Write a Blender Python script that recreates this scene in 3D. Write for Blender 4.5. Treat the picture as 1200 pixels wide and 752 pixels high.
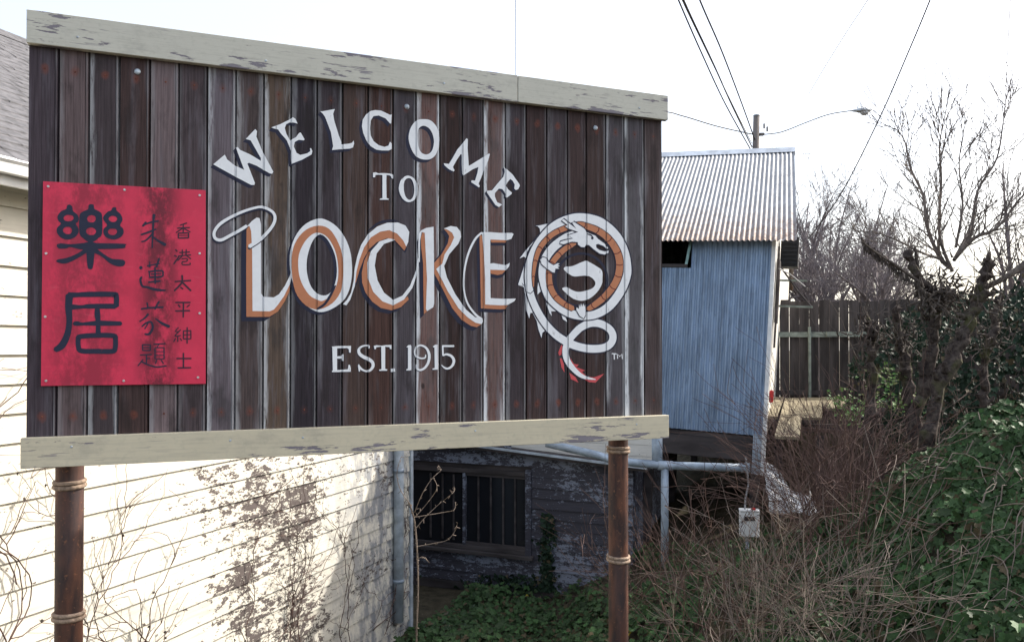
import bpy, bmesh, math, random
import numpy as np
from mathutils import Vector, Matrix, geometry, noise as mnoise

for o in list(bpy.data.objects): bpy.data.objects.remove(o)
scene = bpy.context.scene
col = scene.collection
R = math.radians

# ------------------------------------------------------------------ camera
EYE = 3.6                      # metres above the yard in front of the houses
FPX = 900.0                    # focal length in pixels of a 1200 px wide picture
PITCH = R(0.68); CY = 397.4
cam = bpy.data.cameras.new('camera'); camo = bpy.data.objects.new('camera', cam)
col.objects.link(camo); scene.camera = camo
camo.location = (0, 0, EYE); camo.rotation_euler = (R(90) + PITCH, 0, 0)
cam.sensor_width = 36; cam.lens = 36*FPX/1200
cam.shift_y = (CY - 376.0)/1200
cam.clip_start = .05; cam.clip_end = 3000
scene.render.resolution_x = 1024; scene.render.resolution_y = 641

# ------------------------------------------------------------------ light
SUN_AZ, SUN_EL = R(68), R(36)          # azimuth measured from +Y towards +X
world = bpy.data.worlds.new('World'); scene.world = world; world.use_nodes = True
wn = world.node_tree.nodes; wl = world.node_tree.links
sky = wn.new('ShaderNodeTexSky'); sky.sky_type = 'NISHITA'; sky.sun_disc = False
sky.sun_elevation = SUN_EL; sky.sun_rotation = SUN_AZ
sky.air_density = 1.0; sky.dust_density = 4.0; sky.ozone_density = 1.0
wn['Background'].inputs[1].default_value = .15
hz = wn.new('ShaderNodeMix'); hz.data_type = 'RGBA'; hz.inputs[0].default_value = .5     # thin high haze, even over the whole sky
hz.inputs[7].default_value = (2.7, 2.75, 2.8, 1)
wl.new(sky.outputs[0], hz.inputs[6]); wl.new(hz.outputs[2], wn['Background'].inputs[0])
sl = bpy.data.lights.new('sun', 'SUN'); sl.energy = 2.3; sl.angle = R(.6); sl.color = (1, .94, .85)
so = bpy.data.objects.new('sun', sl); col.objects.link(so)
sdir = Vector((math.sin(SUN_AZ)*math.cos(SUN_EL), math.cos(SUN_AZ)*math.cos(SUN_EL), math.sin(SUN_EL)))
so.rotation_euler = sdir.to_track_quat('Z', 'Y').to_euler(); so.location = (20, 5, 20)
vs = scene.view_settings
vs.view_transform = 'Standard'; vs.look = 'None'; vs.gamma = 1; vs.use_curve_mapping = False
vs.exposure = 1.6

# ------------------------------------------------------------------ pixel -> space
CP, SP = math.cos(PITCH), math.sin(PITCH)
CAM = Vector((0, 0, EYE))
def ray(px, py):
    u = (px-600)/FPX; v = (CY-py)/FPX
    return Vector((u, CP - v*SP, SP + v*CP))
def P(px, py, Y):
    d = ray(px, py); return CAM + d*(Y/d.y)
class Frame:                   # vertical plane through o, x axis at angle a; local (x along, z up)
    def __init__(s, o, a):
        s.o = Vector((o[0], o[1], o[2] if len(o) > 2 else 0)); s.a = a
        s.x = Vector((math.cos(a), math.sin(a), 0)); s.n = Vector((math.sin(a), -math.cos(a), 0))
    def at(s, px, py, off=0):
        d = ray(px, py); o = s.o + s.n*off
        p = CAM + d*((o-CAM).dot(s.n)/d.dot(s.n)) - s.o
        return p.dot(s.x), p.z

# ------------------------------------------------------------------ objects
def link(name, data, parent=None, mats=(), smooth=False, label=None, cat=None, group=None, kind=None):
    o = bpy.data.objects.new(name, data); col.objects.link(o)
    if parent is not None: o.parent = parent
    if data is not None:
        for m in (mats if isinstance(mats, (list, tuple)) else [mats]):
            data.materials.append(m)
        if smooth: data.polygons.foreach_set('use_smooth', [True]*len(data.polygons))
    if label: o['label'] = label
    if cat: o['category'] = cat
    if group: o['group'] = group
    if kind: o['kind'] = kind
    return o
def empty(name, loc, rot, label, cat, group=None):
    o = link(name, None, None, (), False, label, cat, group)
    o.location = loc; o.rotation_euler = rot; o.empty_display_size = .2
    return o
def bm_mesh(bm, name='m'):
    bmesh.ops.recalc_face_normals(bm, faces=bm.faces[:])
    me = bpy.data.meshes.new(name); bm.to_mesh(me); bm.free(); return me
def pymesh(v, f, name='m'):
    me = bpy.data.meshes.new(name); me.from_pydata([tuple(p) for p in v], [], f); me.update(); return me
def box(bm, x0, x1, y0, y1, z0, z1, bev=0):
    r = bmesh.ops.create_cube(bm, size=1)['verts']
    for v in r:
        v.co = Vector((x0 + (v.co.x+.5)*(x1-x0), y0 + (v.co.y+.5)*(y1-y0), z0 + (v.co.z+.5)*(z1-z0)))
    if bev:
        es = list({e for v in r for e in v.link_edges})
        bmesh.ops.bevel(bm, geom=es, offset=bev, segments=1, affect='EDGES')
def boxmesh(*a, **k):
    bm = bmesh.new(); box(bm, *a, **k); return bm_mesh(bm)
def boxes(lst, bev=0):
    bm = bmesh.new()
    for b in lst: box(bm, *b, bev=bev)
    return bm_mesh(bm)
def prism(prof, axis, a0, a1):
    """extrude a closed 2-D profile; axis 'z': prof=(x,y); axis 'x': prof=(y,z); axis 'y': prof=(x,z)"""
    n = len(prof); v = []
    for a in (a0, a1):
        for p, q in prof:
            v.append({'z': (p, q, a), 'x': (a, p, q), 'y': (p, a, q)}[axis])
    f = [(i, (i+1) % n, n+(i+1) % n, n+i) for i in range(n)]
    tess = geometry.tessellate_polygon([[Vector((p, q, 0)) for p, q in prof]])
    f += [tuple(t) for t in tess] + [tuple(n+i for i in t) for t in tess]
    me = pymesh(v, f); bm = bmesh.new(); bm.from_mesh(me); bpy.data.meshes.remove(me)
    return bm_mesh(bm)
class Tubes:                    # many tapered tubes gathered in one mesh
    def __init__(s): s.v = []; s.f = []
    def add(s, pts, rad, n=5, cap=True):
        pts = [Vector(p) for p in pts]; b = len(s.v); m = len(pts)
        if not hasattr(rad, '__len__'): rad = [rad]*m
        ref = Vector((.3, .2, 1)) if abs((pts[-1]-pts[0]).normalized().z) < .9 else Vector((1, .1, .1))
        for i, p in enumerate(pts):
            t = (pts[min(i+1, m-1)] - pts[max(i-1, 0)])
            if t.length < 1e-9: t = Vector((0, 0, 1))
            t.normalize(); a = t.cross(ref).normalized(); c = t.cross(a)
            for k in range(n):
                w = 2*math.pi*k/n
                s.v.append(p + (a*math.cos(w) + c*math.sin(w))*rad[i])
        for i in range(m-1):
            for k in range(n):
                s.f.append((b+i*n+k, b+i*n+(k+1) % n, b+(i+1)*n+(k+1) % n, b+(i+1)*n+k))
        if cap and n > 3:
            s.f.append(tuple(b+k for k in reversed(range(n)))); s.f.append(tuple(b+(m-1)*n+k for k in range(n)))
    def mesh(s): return pymesh(s.v, s.f)
def tubemesh(pts, rad, n=8):
    t = Tubes(); t.add(pts, rad, n); return t.mesh()
def crom(pts, sub=5, closed=False):
    """Catmull-Rom through tuples of any length"""
    P_ = [np.array(p, float) for p in pts]; n = len(P_); out = []
    rng = range(n) if closed else range(n-1)
    for i in rng:
        if closed: a, b, c, d = P_[i-1], P_[i], P_[(i+1) % n], P_[(i+2) % n]
        else: a, b, c, d = P_[max(i-1, 0)], P_[i], P_[i+1], P_[min(i+2, n-1)]
        for k in range(sub):
            t = k/sub
            out.append(.5*((2*b) + (c-a)*t + (2*a-5*b+4*c-d)*t*t + (3*b-a-3*c+d)*t**3))
    if not closed: out.append(P_[-1])
    return out

# ------------------------------------------------------------------ materials
class NT:
    def __init__(s, name):
        s.m = bpy.data.materials.new(name); s.m.use_nodes = True
        s.t = s.m.node_tree; s.b = s.t.nodes['Principled BSDF']
    def node(s, ty, **kw):
        n = s.t.nodes.new(ty)
        for k, v in kw.items(): setattr(n, k, v)
        return n
    def put(s, sock, v):
        if isinstance(v, bpy.types.NodeSocket): s.t.links.new(v, sock)
        elif v is not None:
            if sock.type == 'RGBA' and len(v) == 3: v = (*v, 1)
            sock.default_value = v
    def co(s, kind='Object'): return s.node('ShaderNodeTexCoord').outputs[kind]
    def info(s, out): return s.node('ShaderNodeObjectInfo').outputs[out]
    def attr(s, name, out='Color'):
        return s.node('ShaderNodeAttribute', attribute_name=name).outputs[out]
    def map(s, v, scale=(1, 1, 1), loc=(0, 0, 0), rot=(0, 0, 0)):
        n = s.node('ShaderNodeMapping'); s.put(n.inputs[0], v)
        n.inputs['Scale'].default_value = scale; s.put(n.inputs['Location'], loc); n.inputs['Rotation'].default_value = rot
        return n.outputs[0]
    def noise(s, v, scale=5, detail=4, rough=.55, dist=0, out=0):
        n = s.node('ShaderNodeTexNoise'); s.put(n.inputs['Vector'], v)
        n.inputs['Scale'].default_value = scale; n.inputs['Detail'].default_value = detail
        n.inputs['Roughness'].default_value = rough; n.inputs['Distortion'].default_value = dist
        return n.outputs[out]
    def ramp(s, f, a, b):                      # smooth 0..1 between a and b
        n = s.node('ShaderNodeMapRange'); n.interpolation_type = 'SMOOTHSTEP'
        s.put(n.inputs[0], f); s.put(n.inputs[1], a); s.put(n.inputs[2], b); return n.outputs[0]
    def m2(s, op, a, b=None, c=None):
        n = s.node('ShaderNodeMath', operation=op); s.put(n.inputs[0], a)
        if b is not None: s.put(n.inputs[1], b)
        if c is not None: s.put(n.inputs[2], c)
        return n.outputs[0]
    def mul(s, a, b): return s.m2('MULTIPLY', a, b)
    def add(s, a, b): return s.m2('ADD', a, b)
    def mx(s, f, a, b, blend='MIX'):
        n = s.node('ShaderNodeMix', data_type='RGBA', blend_type=blend)
        s.put(n.inputs[0], f); s.put(n.inputs[6], a); s.put(n.inputs[7], b); return n.outputs[2]
    def sep(s, v):
        n = s.node('ShaderNodeSeparateXYZ'); s.put(n.inputs[0], v); return n.outputs
    def vadd(s, a, b):
        n = s.node('ShaderNodeVectorMath', operation='ADD'); s.put(n.inputs[0], a); s.put(n.inputs[1], b); return n.outputs[0]
    def gray(s, f):
        n = s.node('ShaderNodeCombineXYZ'); [s.put(n.inputs[i], f) for i in range(3)]; return n.outputs[0]
    def bump(s, h, strength=.5, dist=.01):
        n = s.node('ShaderNodeBump'); s.put(n.inputs['Height'], h)
        n.inputs['Strength'].default_value = strength; n.inputs['Distance'].default_value = dist
        s.t.links.new(n.outputs[0], s.b.inputs['Normal'])
    def out(s, color=None, rough=.8, metal=0, spec=.3):
        s.put(s.b.inputs['Base Color'], color); s.put(s.b.inputs['Roughness'], rough)
        s.put(s.b.inputs['Metallic'], metal); s.b.inputs['Specular IOR Level'].default_value = spec
        return s.m

def simple(name, c, rough=.7, var=.25, scale=8, metal=0, spec=.3, stretch=(1, 1, 1)):
    n = NT(name); v = n.map(n.vadd(n.co(), n.gray(n.mul(n.info('Random'), 37.0))), stretch)
    f = n.noise(v, scale, 5)
    d = tuple(x*(1-var) for x in c); b = tuple(min(1, x*(1+var)) for x in c)
    n.bump(f, .25, .006)
    return n.out(n.mx(n.ramp(f, .3, .7), d, b), rough, metal, spec)

def m_plank():
    n = NT('weathered_plank'); oc = n.co(); rnd = n.info('Random')
    v = n.vadd(oc, n.gray(n.mul(rnd, 61.0)))
    grain = n.noise(n.map(v, (1, 1, .022)), 150, 8, .72)
    broad = n.noise(n.map(v, (1, 1, .07)), 26, 6, .62)
    blot = n.noise(n.map(v, (1, 1, .35)), 9, 5, .6)
    base = n.info('Color')
    c = n.mx(n.ramp(grain, .25, .75), n.mx(1, base, (.45, .42, .42), 'MULTIPLY'), n.mx(1, base, (1.35, 1.3, 1.32), 'MULTIPLY'))
    c = n.mx(n.mul(n.ramp(broad, .5, .75), .45), c, (.17, .16, .185))          # greyed streaks
    c = n.mx(n.mul(n.ramp(blot, .48, .34), .55), c, (.018, .014, .014))           # dark patches
    # dried pale residue along the joint, strength from the plank's own alpha
    s = n.sep(oc); al = n.info('Alpha')
    edge = n.ramp(n.add(n.m2('ABSOLUTE', s[0]), n.mul(n.m2('SUBTRACT', broad, .5), .07)), .034, .056)
    st = n.noise(n.map(v, (1, 1, .14)), 48, 7, .7)
    w = n.mul(n.m2('MINIMUM', n.mul(al, n.add(n.mul(edge, 1.1), n.mul(al, .10))), 1.0), n.mul(n.ramp(st, .3, .52), n.ramp(n.noise(n.map(v, (1, 1, .6)), 2.6, 2), .30, .5)))
    c = n.mx(w, c, (.62, .64, .66))
    gx = n.sep(n.co('Generated'))[0]
    bead = n.mul(n.mul(n.ramp(gx, .855, .875), n.ramp(gx, .935, .915)), n.ramp(n.noise(n.map(v, (1, 1, .15)), 8, 3), .42, .62))
    c = n.mx(n.mul(bead, .55), c, (.30, .29, .30))
    # rust that bled from the two nails of each plank
    wob = n.mul(n.m2('SUBTRACT', n.noise(v, 45, 3), .5), .022)
    msk = None
    for zz in (.085, 1.595):
        dx = n.m2('ABSOLUTE', s[0]); dz = n.mul(n.m2('ABSOLUTE', n.m2('SUBTRACT', s[2], zz)), .72)
        d = n.add(n.m2('SQRT', n.add(n.mul(dx, dx), n.mul(dz, dz))), wob)
        k = n.ramp(d, .022, .006); msk = k if msk is None else n.m2('MAXIMUM', msk, k)
    c = n.mx(n.mul(msk, n.add(.12, n.mul(n.info('Random'), .55))), c, (.17, .052, .035))
    kn = n.node('ShaderNodeTexVoronoi'); n.put(kn.inputs['Vector'], n.map(v, (1, 1, .6))); kn.inputs['Scale'].default_value = 4.2
    c = n.mx(n.mul(n.ramp(kn.outputs[0], .055, .02), .8), c, (.02, .015, .014))
    n.bump(grain, .6, .002)
    return n.out(c, .82, 0, .25)

def m_trim():
    n = NT('sage_trim_paint'); v = n.vadd(n.co(), n.gray(n.mul(n.info('Random'), 23.0)))
    a = n.noise(n.map(v, (.16, 1, 1)), 26, 6, .62); b = n.noise(n.map(v, (.5, 1, 1)), 3.2, 3)
    s = n.sep(n.co('Generated'))
    low = n.mul(n.ramp(s[2], .45, .0), .07)
    peel = n.ramp(n.add(n.add(a, n.mul(n.m2('SUBTRACT', b, .5), .42)), low), .625, .645)
    oc_ = n.info('Color'); c = n.mx(n.noise(v, 6, 4), n.mx(1, oc_, (.82, .82, .82), 'MULTIPLY'), oc_)
    c = n.mx(n.mul(n.ramp(n.noise(v, 40, 3), .5, .8), .25), c, (.26, .27, .22))
    wood = n.mx(n.noise(n.map(v, (.05, 1, 1)), 90, 4), (.12, .11, .13), (.26, .24, .27))
    c = n.mx(n.mul(n.ramp(n.noise(n.map(v, (.035, 1, 1)), 130, 5, .65), .48, .7), .28), c, (.27, .26, .22))
    c = n.mx(n.mul(n.ramp(n.noise(n.map(v, (.6, 1, 1)), 9, 6, .7), .52, .72), .3), c, (.22, .21, .19))
    scr = n.ramp(n.noise(n.map(v, (.09, 1, 1)), 75, 3, .6), .62, .66)
    peel = n.m2('MAXIMUM', peel, n.mul(scr, n.ramp(b, .42, .6)))
    c = n.mx(peel, c, wood)
    n.bump(n.m2('SUBTRACT', n.mul(n.noise(n.map(v, (.1, 1, 1)), 60, 4), .3), peel), .6, .002)
    return n.out(c, .6)

def m_siding(name, paint, wood, heavy, shade_grime=False):
    n = NT(name); oc = n.co(); s = n.sep(oc)
    v = n.vadd(oc, n.gray(n.mul(n.info('Random'), 7.0)))
    a = n.noise(n.map(v, (.45, 1, 1)), 22, 9, .70); b = n.noise(n.map(v, (.3, 1, .6)), 2.6, 4)
    big = n.noise(n.map(oc, (1, 1, .8)), 1.5, 3)
    h = heavy(n, s, big)
    fine = n.noise(n.map(v, (.5, 1, 1)), 75, 5, .7)
    peel = n.ramp(n.add(n.add(n.add(a, n.mul(n.m2('SUBTRACT', fine, .5), .55)), n.mul(n.m2('SUBTRACT', b, .5), .38)), h), .60, .65)
    c = n.mx(n.noise(v, 9, 5), tuple(x*.82 for x in paint), paint)
    c = n.mx(n.mul(n.ramp(n.noise(n.map(v, (.06, 1, 1)), 38, 5), .5, .75), .4), c, tuple(x*.45 for x in paint))
    if shade_grime: c = n.mx(n.mul(n.ramp(s[0], 3.1, 4.6), n.ramp(n.noise(n.map(oc, (1.2, 1, .5)), 5, 7, .7), .4, .58)), c, (.20, .21, .23))  # shade of the wall's far end painted in as grey, with patchy dirt
    w = n.mx(n.noise(n.map(v, (.05, 1, 1)), 70, 5), wood, tuple(min(1, x*2.3) for x in wood))
    n.bump(n.m2('SUBTRACT', n.mul(a, .3), peel), .5, .003)
    return n.out(n.mx(peel, c, w), .75)

def m_rustpipe():
    n = NT('rusty_pipe'); v = n.co()
    a = n.noise(n.map(v, (1, 1, .25)), 22, 6, .6); b = n.noise(n.map(v, (1, 1, .18)), 5, 3)
    c = n.mx(n.ramp(a, .32, .7), (.04, .028, .028), (.15, .068, .045))
    c = n.mx(n.mul(n.ramp(b, .45, .7), .6), c, (.085, .07, .075))
    c = n.mx(n.mul(n.ramp(n.noise(v, 60, 3), .6, .75), .6), c, (.30, .14, .075))
    n.bump(a, .35, .003); return n.out(c, .7, .1)

def m_tin(name, base, rust_z0, rust_z1, rust_amt, rough=.45, metal=.35, diag=.4):
    n = NT(name); v = n.co(); s = n.sep(v)
    a = n.noise(n.map(v, (1, 1, .25)), 7, 6, .62); b = n.noise(v, 2.1, 4); f = n.noise(n.map(v, (1, 1, .12)), 30, 4)
    c = n.mx(n.ramp(a, .3, .72), tuple(x*.78 for x in base), tuple(min(1, x*1.12) for x in base))
    c = n.mx(n.mul(n.ramp(b, .5, .72), .25), c, tuple(x*.55 for x in base))
    r = n.ramp(n.add(s[2], n.mul(n.m2('SUBTRACT', a, .5), 1.1)), rust_z1, rust_z0)
    c = n.mx(n.mul(n.mul(r, rust_amt), n.ramp(f, .25, .6)), c, (.17, .09, .052))
    dg = n.noise(n.map(v, (4.5, 1, .55)), 3.0, 6, .66)            # grime runs down the ribs
    c = n.mx(n.mul(n.ramp(dg, .50, .66), diag), c, tuple(x*.45 for x in base))
    c = n.mx(n.mul(n.ramp(n.noise(v, 55, 3), .63, .72), .6), c, (.10, .07, .06))
    n.bump(f, .12, .003)
    return n.out(c, n.add(rough, n.mul(a, .25)), metal, .4)

def m_leaf(name):
    n = NT(name); c = n.attr('leafcol')
    c = n.mx(n.mul(n.ramp(n.noise(n.co(), 60, 2), .45, .7), .35), c, n.mx(1, c, (1.5, 1.55, 1.4), 'MULTIPLY'))
    n.b.inputs['Subsurface Weight'].default_value = 0
    return n.out(c, .55, 0, .14)

M = {}
M['plank'] = m_plank(); M['trim'] = m_trim(); M['rust'] = m_rustpipe()
def wear(name, c, amt=.45, wood=(.06, .045, .045), rough=.6):
    n = NT(name); v = n.co()
    a = n.noise(n.map(v, (1, 1, .3)), 60, 6, .7); b = n.noise(v, 7, 4)
    k = n.mul(n.ramp(n.add(a, n.mul(n.m2('SUBTRACT', b, .5), .35)), .63, .72), amt)
    cc = n.mx(n.noise(v, 25, 4), tuple(x*.8 for x in c), c)
    return n.out(n.mx(k, cc, wood), rough)
M['white'] = wear('white_sign_paint', (.87, .89, .91)); M['orange'] = wear('orange_sign_paint', (.53, .21, .105), .6)
M['navy'] = wear('dark_sign_paint', (.018, .02, .045), .6, (.05, .04, .045)); M['redpaint'] = wear('red_sign_paint', (.62, .09, .10))
M['maroon'] = wear('maroon_sign_paint', (.13, .018, .02)); M['ink'] = wear('ink_on_red', (.022, .026, .055), .55, (.3, .03, .05))
M['ink2'] = wear('faded_ink_on_red', (.05, .02, .04), .8, (.3, .03, .05))
n = NT('red_panel_paint'); v = n.co(); s_ = n.sep(v)
a_ = n.noise(n.map(v, (1, 1, .55)), 8, 9, .76); bb = n.noise(n.map(v, (.2, 1, 1)), 60, 4)
band = n.m2('MAXIMUM', n.ramp(n.m2('ABSOLUTE', n.m2('SUBTRACT', s_[0], .46)), .12, .02), n.mul(n.ramp(n.m2('ABSOLUTE', n.m2('SUBTRACT', s_[0], .17)), .2, .05), .6))
c_ = n.mx(n.noise(v, 4, 4), (.58, .03, .07), (.72, .045, .105))
c_ = n.mx(n.mul(n.mul(n.ramp(a_, .40, .58), n.add(n.mul(band, .85), .12)), .95), c_, (.13, .016, .03))
c_ = n.mx(n.mul(n.ramp(bb, .6, .8), .25), c_, (.7, .16, .2))
n.bump(bb, .15, .002); M['redpanel'] = n.out(c_, .5)
M['gapdark'] = simple('backing_board', (.03, .025, .025))
M['screw'] = simple('screw_head', (.55, .53, .52), .4, .2, 50, .6)
M['nail'] = simple('rusty_nail', (.13, .045, .03), .8, .3, 80)
M['bolt'] = simple('bolt_head', (.42, .47, .52), .5, .3, 60, .4)
M['band'] = simple('rope_band', (.26, .19, .14), .8, .35, 60)
def heavyW(n, s, big):
    up = n.ramp(s[0], 1.0, 2.2); blot = n.ramp(big, .38, .66)
    mid = n.mul(n.ramp(n.m2('ABSOLUTE', n.m2('SUBTRACT', s[0], 2.75)), 1.35, .35), .10)
    return n.add(n.add(n.mul(n.mul(up, blot), .13), mid), -.05)
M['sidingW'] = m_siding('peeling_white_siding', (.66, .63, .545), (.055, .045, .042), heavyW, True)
M['sidingD'] = m_siding('bare_grey_siding', (.24, .265, .33), (.034, .033, .042), lambda n, s, big: n.add(.10, n.mul(n.ramp(big, .62, .4), .14)))
M['sidingT'] = m_siding('white_board', (.78, .76, .70), (.12, .10, .09), lambda n, s, big: -.08)
M['whitepaint'] = simple('white_paint', (.74, .75, .75), .6, .12, 9)
M['palepaint'] = simple('pale_blue_grey_paint', (.40, .45, .50), .6, .25, 7)
M['pipe'] = simple('grey_blue_drain_pipe', (.30, .36, .43), .5, .3, 6, .1)
M['tinroof'] = m_tin('galvanised_roof', (.35, .355, .365), 2.35, 3.5, 1.0, .5, .25, .3)
M['tinwall'] = m_tin('galvanised_wall', (.30, .40, .545), -1.2, -.6, .3, .32, .45, .55)
M['ridge'] = simple('ridge_flashing', (.45, .49, .54), .5, .2, 6, .3)
M['shingle'] = simple('grey_shingle', (.115, .113, .12), .9, .3, 14)
M['darkwood'] = simple('dark_weathered_wood', (.065, .056, .056), .85, .4, 6, 0, .25, (.2, 1, 1))
M['fencewood'] = simple('fence_board_wood', (.07, .06, .058), .9, .4, 9, 0, .2, (1, 1, .12))
M['deckwood'] = simple('new_deck_board', (.23, .195, .13), .75, .25, 8, 0, .25, (1, .15, 1))
M['rail'] = simple('pale_green_rail', (.25, .28, .24), .75, .3, 7)
M['black'] = simple('black_housing', (.02, .021, .024), .6, .3, 10)
g_ = NT('clear_glass'); g_.b.inputs['Transmission Weight'].default_value = 1; g_.b.inputs['IOR'].default_value = 1.03; M['clearglass'] = g_.out((.9, .95, .95), .02, 0, .5)
M['glass'] = NT('dark_glass').out((.012, .014, .018), .12, 0, .5)
M['green'] = simple('green_sash_paint', (.14, .22, .20), .6, .35, 20)
M['redplastic'] = simple('red_plastic', (.50, .03, .03), .4, .2, 20)
M['bag'] = simple('white_plastic_sheet', (.78, .79, .80), .45, .15, 6)
M['pole'] = simple('utility_pole_wood', (.17, .15, .14), .9, .35, 3, 0, .2, (1, 1, .1))
M['lamp'] = simple('lamp_housing', (.42, .45, .48), .5, .15, 6, .3)
M['wire'] = simple('wire_sheath', (.035, .035, .04), .6, .2, 3)
M['wirepale'] = simple('thin_pale_wire', (.30, .30, .31), .6, .2, 3)
M['bark'] = simple('bark', (.085, .07, .06), .95, .45, 14)
M['mossbark'] = None
n = NT('mossy_bark'); v = n.co(); a_ = n.noise(v, 16, 6, .65); b_ = n.noise(v, 4.5, 4)
c_ = n.mx(n.ramp(a_, .3, .7), (.024, .018, .018), (.095, .078, .068))
c_ = n.mx(n.mul(n.ramp(b_, .5, .66), .6), c_, (.075, .08, .03))
n.bump(a_, .8, .02); M['mossbark'] = n.out(c_, .95, 0, .1)
M['twig'] = simple('bramble_twig', (.095, .058, .048), .8, .35, 5)
M['twigpale'] = simple('dry_twig', (.17, .135, .11), .8, .3, 5)
M['skytwig'] = simple('bare_tree_bark', (.13, .11, .10), .9, .35, 5)
M['fartwig'] = simple('far_twig', (.165, .14, .142), .9, .3, 3)
M['leaf'] = m_leaf('ivy_leaf')
n = NT('bare_soil'); v = n.co(); a_ = n.noise(v, 5, 7, .65); b_ = n.noise(v, 40, 4)
c_ = n.mx(n.ramp(a_, .3, .7), (.035, .027, .020), (.10, .078, .055)); c_ = n.mx(n.mul(b_, .5), c_, (.055, .06, .03))
n.bump(n.add(a_, b_), .8, .04); M['soil'] = n.out(c_, .95, 0, .1)
# ------------------------------------------------------------------ ground
def sst(a, b, x):
    t = min(1, max(0, (x-a)/(b-a))); return t*t*(3-2*t)
def hgt(x, y):
    a = np.interp(x, [-.2, .4, 1.3, 2.0, 2.7, 3.35, 4.1, 4.8, 6.4, 12], [0, .1, .75, 1.15, 1.4, 1.8, 2.45, 2.8, 3.0, 3.0])
    b = np.interp(x, [.5, 2, 3.4, 5, 8], [0, .8, 1.1, 1.5, 2.0])
    w = sst(7.3, 9.6, y); h = a*(1-w) + b*w
    h *= sst(-30, 3.2, y)
    h = max(h, 2.3*sst(11.2, 12.8, y)*sst(3.4, 4.4, x))
    h *= 1 - sst(30, 70, y); h *= 1 - sst(20, 60, abs(x))
    lev = 1.95*(1 - sst(.9, 5.4, y)) if y > -40 else 1.95*(1-sst(40, 80, -y))
    h = max(h, lev)
    return float(h) + (.06*mnoise.noise(Vector((x*.9, y*.9, 0))) + .16*sst(2.5, 3.5, x)*(mnoise.noise(Vector((x*1.5, y*1.5, 8))) + .5*mnoise.noise(Vector((x*3.6, y*3.6, 5)))))*(1 if abs(x) < 30 else 0)
def axis(lo, hi, d, far):
    a = list(np.arange(lo, hi+1e-6, d)); s = d
    while a[-1] < far: s *= 1.35; a.append(a[-1]+s)
    s = d
    while a[0] > -far: s *= 1.35; a.insert(0, a[0]-s)
    return a
xs = axis(-4, 10, .22, 900); ys = axis(-1, 16, .22, 900)
gv = [(x, y, hgt(x, y)) for y in ys for x in xs]; nx = len(xs)
gf = [(j*nx+i, j*nx+i+1, (j+1)*nx+i+1, (j+1)*nx+i) for j in range(len(ys)-1) for i in range(nx-1)]
link('ground', pymesh(gv, gf), None, M['soil'], True, kind='structure')

# ------------------------------------------------------------------ white clapboard house on the left
AA = R(90-21.5)                                # heading of its long wall
WH = Frame((-3.27, 4.9, 0), AA)
house = empty('clapboard_house', WH.o, (0, 0, AA), 'white clapboard house with peeling paint and grey shingle roof', 'house')
X0, X1, EX = -4.2, 5.34, .19
k = 0; z = -.05
random.seed(3)
while z < EYE + 1.02:
    j = random.uniform(-.006, .006)
    prof = [(-.029-j*.3, z), (-.008, z+EX+.012), (.012, z+EX+.012), (.012, z)]
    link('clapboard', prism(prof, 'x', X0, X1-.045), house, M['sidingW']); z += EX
ztop = z
link('wall', boxmesh(X0+.02, X1-.06, .02, 6.1, 0, ztop-.02), house, M['darkwood'])
link('corner_board', boxmesh(X1-.045, X1+.02, -.045, .09, .0, ztop-.05, bev=.004), house, M['palepaint'])
link('corner_board', boxmesh(X1+.045, X1+.10, .02, .30, .0, ztop-.05, bev=.004), house, M['palepaint'])
# eave: fascia, gutter and roof
ze = EYE + 1.14; tp = math.tan(R(32))
link('soffit', boxmesh(X0-.3, X1+.25, -.24, .02, ztop-.03, ztop-.005), house, M['whitepaint'])
link('fascia', boxmesh(X0-.3, X1+.25, -.268, -.243, ze-.15, ze-.01, bev=.003), house, M['whitepaint'])
link('gutter', prism([(-.272, ze-.085), (-.272, ze+.004), (-.36, ze+.004), (-.37, ze-.012), (-.352, ze-.03), (-.335, ze-.085)], 'x', X0-.3, X1+.25), house, M['whitepaint'])
rl = 3.15
roof = link('roof', prism([(-.33, ze+.01), (rl, ze+.01+(rl+.33)*tp), (2*rl+.33, ze+.01), (2*rl+.33, ze-.05), (rl, ze-.05+(rl+.33)*tp), (-.33, ze-.05)], 'x', X0-.35, X1+.3), house, M['shingle'])
bm = bmesh.new(); y = -.36; i = 0
random.seed(11)
while y < rl-.05:                               # shingle courses, each shingle with its own tilt and width
    x = X0-.35
    while x < X1+.3:
        w = random.uniform(.13, .30); zz = ze + .014 + (y+.33)*tp; t = random.uniform(.008, .016)
        d = .15; q = random.uniform(-.006, .006)
        vv = [bm.verts.new(p) for p in ((x, y+q, zz+t), (x+w-.006, y+q*.3, zz+t), (x+w-.006, y+d, zz+d*tp+.004), (x, y+d, zz+d*tp+.004),
                                         (x, y+q, zz), (x+w-.006, y+q*.3, zz))]
        bm.faces.new(vv[:4]); bm.faces.new((vv[0], vv[4], vv[5], vv[1])); x += w
    y += .125
sh = link('shingles', bm_mesh(bm), roof, M['shingle'], kind='stuff')
link('ridge_cap', prism([(rl-.14, ze+.03+(rl+.19)*tp), (rl, ze+.06+(rl+.33)*tp), (rl+.14, ze+.03+(rl+.19)*tp), (rl, ze+.02+(rl+.33)*tp)], 'x', X0-.35, X1+.3), roof, M['shingle'])
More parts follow.
